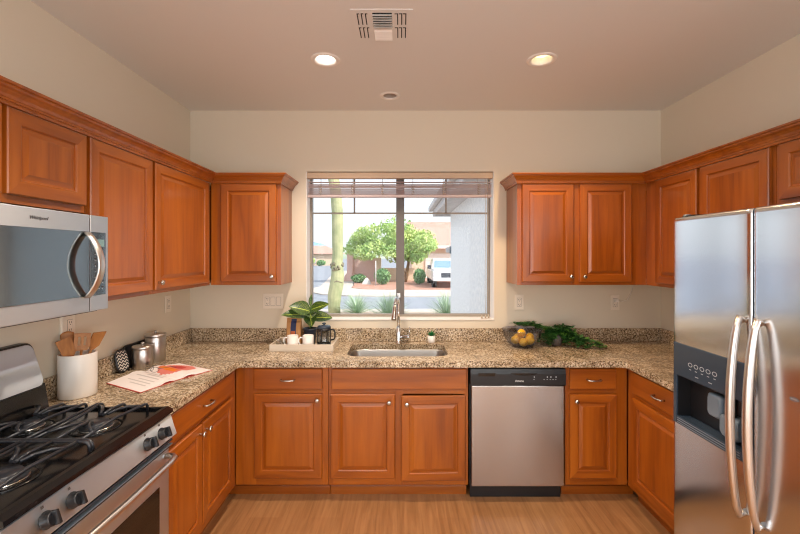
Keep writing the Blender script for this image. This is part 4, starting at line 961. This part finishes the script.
for pts in paths:
    vines.tube(pts, .0016, 'stem_green', 5)
    for p in pts[1:]:
        for q in range(5):
            a = rnd.uniform(0, 2 * PI); d = Vector((math.cos(a), math.sin(a), rnd.uniform(-.2, .7)))
            z_ok = p.z > CZ + .02
            if not z_ok: d.z = abs(d.z) * .6 + .15
            b.leaf(p, d, (0, 0, 1), rnd.uniform(.026, .044), rnd.uniform(.015, .025), 'ivy_light' if rnd.random() < .28 else 'ivy_leaf', .15, 3)
for q_ in (vines, b):
    for v_ in q_.bm.verts:
        d_ = Vector((v_.co.x - bx, v_.co.y - by)); lim = .152
        if d_.length < lim and v_.co.z < CZ + .137: d_ = d_.normalized() * lim; v_.co.x, v_.co.y = bx + d_.x, by + d_.y
        v_.co.z = max(v_.co.z, CZ + .0015); v_.co.y = min(v_.co.y, -.0235 if v_.co.z < 1.02 else -.004)
vines.build('vine', t); b.build('foliage', t, recalc=False)

# ------------------------------------------------------------------ outdoors
G = -.15
b = MB(); b.box(-160, 120, .3, 260, G - .3, G, 'asphalt'); struct(b.build('ground', origin=(0, 0, G)))
b = MB(); poly_extrude(b, [[(-4, .3), (9, .3), (9, 9.0), (-.2, 9.0), (-1.6, 8.2), (-2.6, 6.6), (-4, 6)]], G, G + .03, 'gravel_tan'); struct(b.build('ground_gravel', origin=(0, 0, G)))
b = MB(); poly_extrude(b, [[(-2, 9.05), (9, 9.05), (9, 9.7), (-2, 9.7)]], G, G + .05, 'concrete'); struct(b.build('sidewalk_near', origin=(0, 0, G)))
cv = [(-2.7, 19.2), (-2.9, 17.6), (-2.6, 16.0), (-1.8, 14.8), (-.4, 14.1), (1.2, 13.9)]
b = MB(); poly_extrude(b, [cv + [(14, 13.9), (14, 17.0), (1.2, 17.0), (-.2, 17.3), (-.9, 18.2), (-1.0, 20), (-3.4, 42), (-5.4, 42)]], G, G + .05, 'concrete'); struct(b.build('sidewalk', origin=(0, 0, G)))
b = MB(); poly_extrude(b, [[(14, 17.05), (1.2, 17.05), (-.15, 17.35), (-.85, 18.25), (-.95, 20), (-3.3, 42), (14, 42)]], G, G + .06, 'gravel_pink'); struct(b.build('ground_yard', origin=(0, 0, G)))

# projecting wing of this house: wall, soffit, fascia, gutter
t = thing('house_wing', 'white stucco house wing with an eave, right outside the window', 'building', (3, 4, G))
t['_o'] = [3, 4, G]
b = MB(); b.box(2.745, 6.0, .3, 5.28, G, 2.499, 'stucco'); b.build('wall', t)
b = MB(); b.box(2.43, 6.4, .3, 5.62, 2.50, 2.53, 'fascia'); b.build('soffit', t)
b = MB(); b.box(2.40, 2.43, .25, 5.65, 2.45, 2.64, 'fascia', .004); b.box(2.43, 6.4, 5.62, 5.65, 2.45, 2.64, 'fascia', .004); b.build('fascia', t)
b = MB(); b.box(2.31, 2.40, .25, 5.70, 2.56, 2.66, 'fascia', .015); b.build('gutter', t)
b = MB(); b.loft([[(2.35, y, 2.67), (4.5, y, 3.5), (6.5, y, 2.8), (6.5, y, 2.73), (4.5, y, 3.4), (2.4, y, 2.645)] for y in (.3, 5.72)], 'roof_tile', False); b.build('roof', t)
t = thing('wall_lantern', 'grey outdoor wall light on the corner of the stucco wing', 'wall light', (2.74, 5.2, 1.62)); t['_o'] = [2.74, 5.2, 1.62]
b = MB(); b.box(2.715, 2.743, 5.14, 5.26, 1.64, 1.79, 'slate_light', .005); b.build('bracket', t)
b = MB(); b.box(2.64, 2.714, 5.15, 5.24, 1.66, 1.77, 'fascia', .01); b.build('shade', t)

# saguaro
sx_, sy_ = -.24, 8.75
t = thing('saguaro_cactus', 'tall green saguaro trunk right outside the window', 'cactus', (sx_, sy_, G)); t['_o'] = [sx_, sy_, G]
b = MB(); rings = []
n = 44
for z, r, ox in ((0, .17, .0), (.3, .18, -.02), (.6, .20, .0), (.9, .20, .06), (1.2, .185, .09), (1.5, .165, .07), (1.8, .155, .09), (2.4, .16, .08), (3.0, .165, .08), (3.6, .16, .03), (4.2, .16, -.06), (5.0, .15, -.16), (5.3, .1, -.2), (5.36, .02, -.2)):
    rings.append([(sx_ + ox + r * (1 + .022 * math.cos(13 * 2 * PI * k / n)) * math.cos(2 * PI * k / n), sy_ + r * (1 + .022 * math.cos(13 * 2 * PI * k / n)) * math.sin(2 * PI * k / n), G + z) for k in range(n)])
b.loft(rings, 'cactus_skin'); b.build('trunk', t)
b = MB(); rnd = random.Random(2)
for k in range(16):
    a = rnd.uniform(-PI, 0); z = rnd.uniform(1.3, 1.52); c_ = (sx_ + .075 + .165 * math.cos(a), sy_ + .165 * math.sin(a), G + z)
    b.lathe([(.001, -.05), (.04, -.02), (.045, .02), (.02, .05), (.001, .055)], 'scar_bark', c_, 8, '-y', sx=rnd.uniform(.6, 1.2))
for k in range(4): b.tube([(sx_ + .08 + .19 * math.cos(a), sy_ + .19 * math.sin(a), G + .95 + .012 * k + .03 * math.sin(3 * a)) for a in [-PI * .9 + .35 * PI * j / 6 + k * .4 for j in range(7)]], .012, 'scar_bark', 6)
b.build('scar', t)

def crown(mb, c, r, n, m_, size, rnd, shell=.55):
    for _ in range(n):
        while True:
            v = Vector((rnd.uniform(-1, 1), rnd.uniform(-1, 1), rnd.uniform(-1, 1)))
            if 0.01 < v.length < 1: break
        v = v.normalized() * (shell + (1 - shell) * rnd.random()); p = Vector(c) + Vector((v.x * r[0], v.y * r[1], v.z * r[2]))
        s = size * rnd.uniform(.6, 1.3); q = Quaternion((rnd.uniform(-1, 1), rnd.uniform(-1, 1), rnd.uniform(-1, 1), rnd.uniform(-1, 1))).normalized()
        mb.faces([q @ Vector(w_) * s + p for w_ in ((-.5, -.28, 0), (.5, -.28, .1), (.5, .28, 0), (-.5, .28, .1))], [(0, 1, 2, 3)], m_)
def tree(name, label, base, clumps, trunk_pts, tr, leafm, size, seed, cat='tree', group=None):
    rnd = random.Random(seed); t = thing(name, label, cat, base, group=group); t['_o'] = list(base)
    if trunk_pts:
        b = MB()
        for pts in trunk_pts: b.tube(pts, [tr * (1 - .6 * k / (len(pts) - 1)) for k in range(len(pts))], 'bark', 8)
        b.build('trunk', t)
    b = MB()
    for c, r, n in clumps: crown(b, c, r, n, leafm, size, rnd)
    b.build('foliage' if cat != 'tree' else 'crown', t, recalc=False); return t
ty = 22.5; tx = 2.0
CL = [((tx - .6, ty, 2.9), (1.4, 1.2, 1.25), 700), ((tx - .3, ty, 2.2), (1.6, 1.2, .8), 900)]; rnd = random.Random(21)
for k in range(34):
    u = rnd.uniform(-1, 1); w_ = rnd.uniform(-1, 1); CL.append(((tx - .75 + u * 2.5, ty + rnd.uniform(-1.2, 1.2), 2.5 + w_ * 1.0 * math.sqrt(max(.05, 1 - u * u)) - .25 * abs(u)), (rnd.uniform(.55, .95),) * 2 + (rnd.uniform(.35, .6),), 300))
tree('palo_verde_tree', 'bright green feathery tree across the street', (tx, ty, G), CL, [[(tx, ty, G), (tx - .1, ty, .6), (tx - .5, ty, 1.6), (tx - .9, ty, 2.4)], [(tx, ty, G), (tx + .15, ty, .7), (tx + .3, ty, 1.6), (tx + .7, ty, 2.5)], [(tx + .05, ty, G + .3), (tx - .35, ty + .2, 1.2), (tx - 1.6, ty + .2, 2.2)]], .12, 'leaf_tree', .125, 31)
def shrub(label, u, yv, r, h, seed, m_='leaf_dark'):
    x = 1.686 + (u - 400) / 408 * (yv + D); c = (x, yv, G + .06 + h / 2)
    tree('round_shrub', label, (x, yv, G + .12), [(c, (r, r, h / 2), 900), (c, (r * .8, r * .8, h * .4), 500)], None, .05, m_, .1, seed, 'shrub', 'clipped shrubs across the street')
shrub('round green shrub left of the window stile, in front of the pink wall', 382.5, 20.5, .48, .95, 41)
shrub('round green shrub beside the white pickup truck', 419.5, 20.6, .37, .95, 42)
shrub('low green shrub at the foot of the pink wall', 359, 22, .48, .55, 43)
# pink garden wall
t = thing('garden_wall', 'pink stucco garden wall across the street', 'wall', (-.9, 24, G)); t['_o'] = [-.9, 24, G]
b = MB(); b.box(-1.45, 0, 24, 24.25, G, 1.42, 'stucco_pink', .01); b.box(-1.5, .05, 23.96, 24.3, 1.42, 1.5, 'stucco_pink', .01); b.build('panel', t)
b = MB(); b.box(-1.85, -1.45, 23.9, 24.35, G, 1.72, 'stucco_pink', .02); b.loft([[(-2.2 + k * .15, y, G), (-1.45, y, G), (-1.45, y, .9), (-1.55, y, .9)] for k, y in ((0, 23.6), (0, 23.9))], 'stucco_pink', False); b.build('pilaster', t)
b = MB(); b.box(0.0, .42, 23.9, 24.35, G, 1.45, 'stucco_tan', .02); b.build('pilaster', t)
b = MB(); b.box(.42, 2.9, 24.4, 24.6, G, .75, 'stucco_tan', .01); b.build('low_panel', t)
b = MB(); b.loft([[(-.28 + a * .28 * s_, 20.8 + c_ * .2 * s_, G + .05 + z * .75) for a, c_ in ((-1, -.6), (.2, -1), (1, -.2), (.7, .8), (-.6, 1))] for s_, z in ((1, 0), (.85, .16), (.4, .42), (.1, .52))], 'rock_white', False)
tag(b.build('boulder'), 'pale pointed boulder in front of the pink wall', 'rock')
b = MB(); b.tube([(.36, 19.0, G + .1), (.36, 19.0, 1.3)], .03, 'fascia', 8); tag(b.build('marker_post'), 'thin grey post in front of the round shrub', 'post')

# neighbour house
t = thing('neighbor_house', 'neighbouring house with pink tile roof behind the truck', 'house', (7, 32, G)); t['_o'] = [7, 32, G]
b = MB(); b.box(2.6, 13, 27.5, 36, G, 2.35, 'stucco_tan'); b.build('wall', t)
b = MB(); b.loft([[(x0, 27.0, 2.3), (x1, 27.0, 2.3), (x1, 32, z), (x0, 32, z)] for x0, x1, z in ((2.3, 13.5, 4.35), (2.3, 13.5, 4.5))], 'roof_tile', False); b.build('roof', t)
b = MB(); b.box(2.3, 13.5, 26.93, 27.0, 2.12, 2.34, 'garage_white'); b.build('fascia', t)
b = MB(); b.box(3.6, 8.6, 27.4, 27.5, G, 1.75, 'garage_white'); 
for k in range(4): b.box(3.6, 8.6, 27.385, 27.4, G + .46 * k, G + .46 * k + .02, 'fascia')
b.build('garage_door', t)
# pickup truck
t = thing('pickup_truck', 'white pickup truck parked in the driveway across the street', 'truck', (4.36, 20.4, G + .03)); vx, vy, vz = 4.36, 17.75, G + .03
t['_o'] = [4.36, 20.4, G + .03]
b = MB(); b.loft([[(vx + a * x, vy + y, vz + z) for x, z in ((-1, .42), (1, .42), (1, .88), (.92, .99), (-.92, .99), (-1, .88))] for a, y in ((.93, 0), (.98, .06), (.99, 1.5), (.99, 5.3))], 'car_white', False); b.build('body', t)
b = MB(); b.loft([[(vx + s_ * x, vy + y0 + (y1 - y0) * q, vz + z) for x, q in ((-1, 0), (1, 0), (1, 1), (-1, 1))] for s_, y0, y1, z in ((.92, 1.35, 3.6, .99), (.80, 1.95, 3.45, 1.49), (.74, 2.05, 3.35, 1.54))], 'car_white', False); b.build('cab', t)
b = MB(); b.loft([[(vx - .82, vy + 1.40, vz + 1.05), (vx + .82, vy + 1.40, vz + 1.05), (vx + .74, vy + 1.86, vz + 1.45), (vx - .74, vy + 1.86, vz + 1.45)], [(vx - .82, vy + 1.45, vz + 1.05), (vx + .82, vy + 1.45, vz + 1.05), (vx + .74, vy + 1.92, vz + 1.45), (vx - .74, vy + 1.92, vz + 1.45)]], 'car_glass', False); b.build('windshield', t)
b = MB(); b.box(vx - .55, vx + .55, vy - .03, vy + .02, vz + .58, vz + .82, 'car_dark', .01); b.build('grille', t)
for s_ in (-1, 1):
    b = MB(); b.box(vx + s_ * .6, vx + s_ * .88, vy - .03, vy + .04, vz + .62, vz + .80, 'car_lamp', .02); b.build('headlamp', t)
    b = MB(); b.box(vx + s_ * .96, vx + s_ * 1.16, vy + 1.45, vy + 1.55, vz + .99, vz + 1.2, 'car_dark', .02); b.build('side_mirror', t)
    for y in (.85, 4.3):
        b = MB(); b.lathe([(.2, 0), (.36, .01), (.38, .06), (.38, .2), (.36, .25), (.2, .26)], 'tyre', (vx + s_ * .72 + (.0 if s_ > 0 else -.26), vy + y, vz + .38), 24, 'x'); b.build('wheel', t)
b = MB(); b.box(vx - .96, vx + .96, vy - .1, vy + .05, vz + .4, vz + .58, 'car_lamp', .03); b.build('bumper', t)

# spiky desert plants under the window
def spiky(label, u, yv, h, n, seed):
    rnd = random.Random(seed); x = 1.686 + (u - 400) / 408 * (yv + D); t = thing('desert_spoon_plant', label, 'plant', (x, yv, G + .03), group='spiky plants outside the window'); t['_o'] = [x, yv, G + .03]
    b = MB()
    for k in range(n):
        a = rnd.uniform(0, 2 * PI); e = rnd.uniform(.25, 1.45); d = (math.cos(a) * math.cos(e), math.sin(a) * math.cos(e), math.sin(e)); b.leaf((x, yv, G + .06), d, (0, 0, 1), h * rnd.uniform(.75, 1.1), .018, 'leaf_spiky', rnd.uniform(.05, .25), 4)
    b.build('blades', t, recalc=False)
    b = MB(); b.lathe([(.08, 0), (.1, .06), (.04, .1)], 'bark', (x, yv, G + .03), 10); b.build('crown_base', t)
spiky('spiky green plant beside the saguaro', 357, 8.4, .66, 280, 51); spiky('spiky blue green plant left of the faucet', 389, 7.6, .74, 280, 52); spiky('spiky plant against the white stucco wing', 447, 7.6, .8, 200, 53)

# far distance
t = thing('distant_house', 'pale low house far down the street', 'house', (-17, 70, G)); t['_o'] = [-17, 70, G]
b = MB(); b.box(-22, -9.5, 68, 76, G, 1.9, 'stucco_tan'); b.build('wall', t)
b = MB(); b.loft([[(-23, 67.4, 1.9), (-8.8, 67.4, 1.9), (-8.8, 76, 1.9), (-23, 76, 1.9)], [(-19, 71, 3.4), (-12, 71, 3.4), (-12, 72, 3.4), (-19, 72, 3.4)]], 'roof_tile', False); b.build('roof', t)
b = MB(); b.box(-17.6, -13, 67.9, 68, .2, 1.3, 'fascia'); b.build('garage_door', t)
for k, (x, y, r, h, lf) in enumerate([(-14.6, 60, 1.7, 4.4, 'leaf_olive'), (-14.6, 64, .7, 1.0, 'leaf_dark'), (-11.4, 64.5, .7, .9, 'leaf_dark'), (-13.6, 65.5, .9, 1.5, 'leaf_tree')]):
    lab = ['yellowish tree at the far left of the street view', 'dark bush at the far kerb, leftmost of the three', 'dark bush at the far kerb nearest the saguaro', 'light green bush in front of the distant house'][k]
    tree('distant_tree' if k == 0 else 'distant_bush', lab, (x, y, G), [((x, y, G + h * .6), (r, r, h * .4), 700)], [[(x, y, G), (x, y, G + h * .4)]] if k == 0 else None, .15, lf, .35, 60 + k, 'tree' if k == 0 else 'bush')
def hill(name, x0, x1, y, h, m_, seed):
    rnd = random.Random(seed); n = 40; b = MB(); top = []
    for k in range(n + 1):
        u = k / n; top.append((x0 + (x1 - x0) * u, h * math.sin(PI * u) ** 1.2 * (1 + .08 * math.sin(9 * u + seed) + .03 * rnd.uniform(-1, 1))))
    b.loft([[(x, y - 60 * 0 - 40, G) for x, z in top], [(x, y - 12, G + z * .65) for x, z in top], [(x, y, G + z) for x, z in top], [(x, y + 40, G) for x, z in top]], m_, True, (False, False), closed=False)
    struct(b.build(name, origin=(x0, y, G)))
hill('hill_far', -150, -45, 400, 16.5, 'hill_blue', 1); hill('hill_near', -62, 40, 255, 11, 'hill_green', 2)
for o in list(bpy.data.objects):
    if '_o' in o: del o['_o']
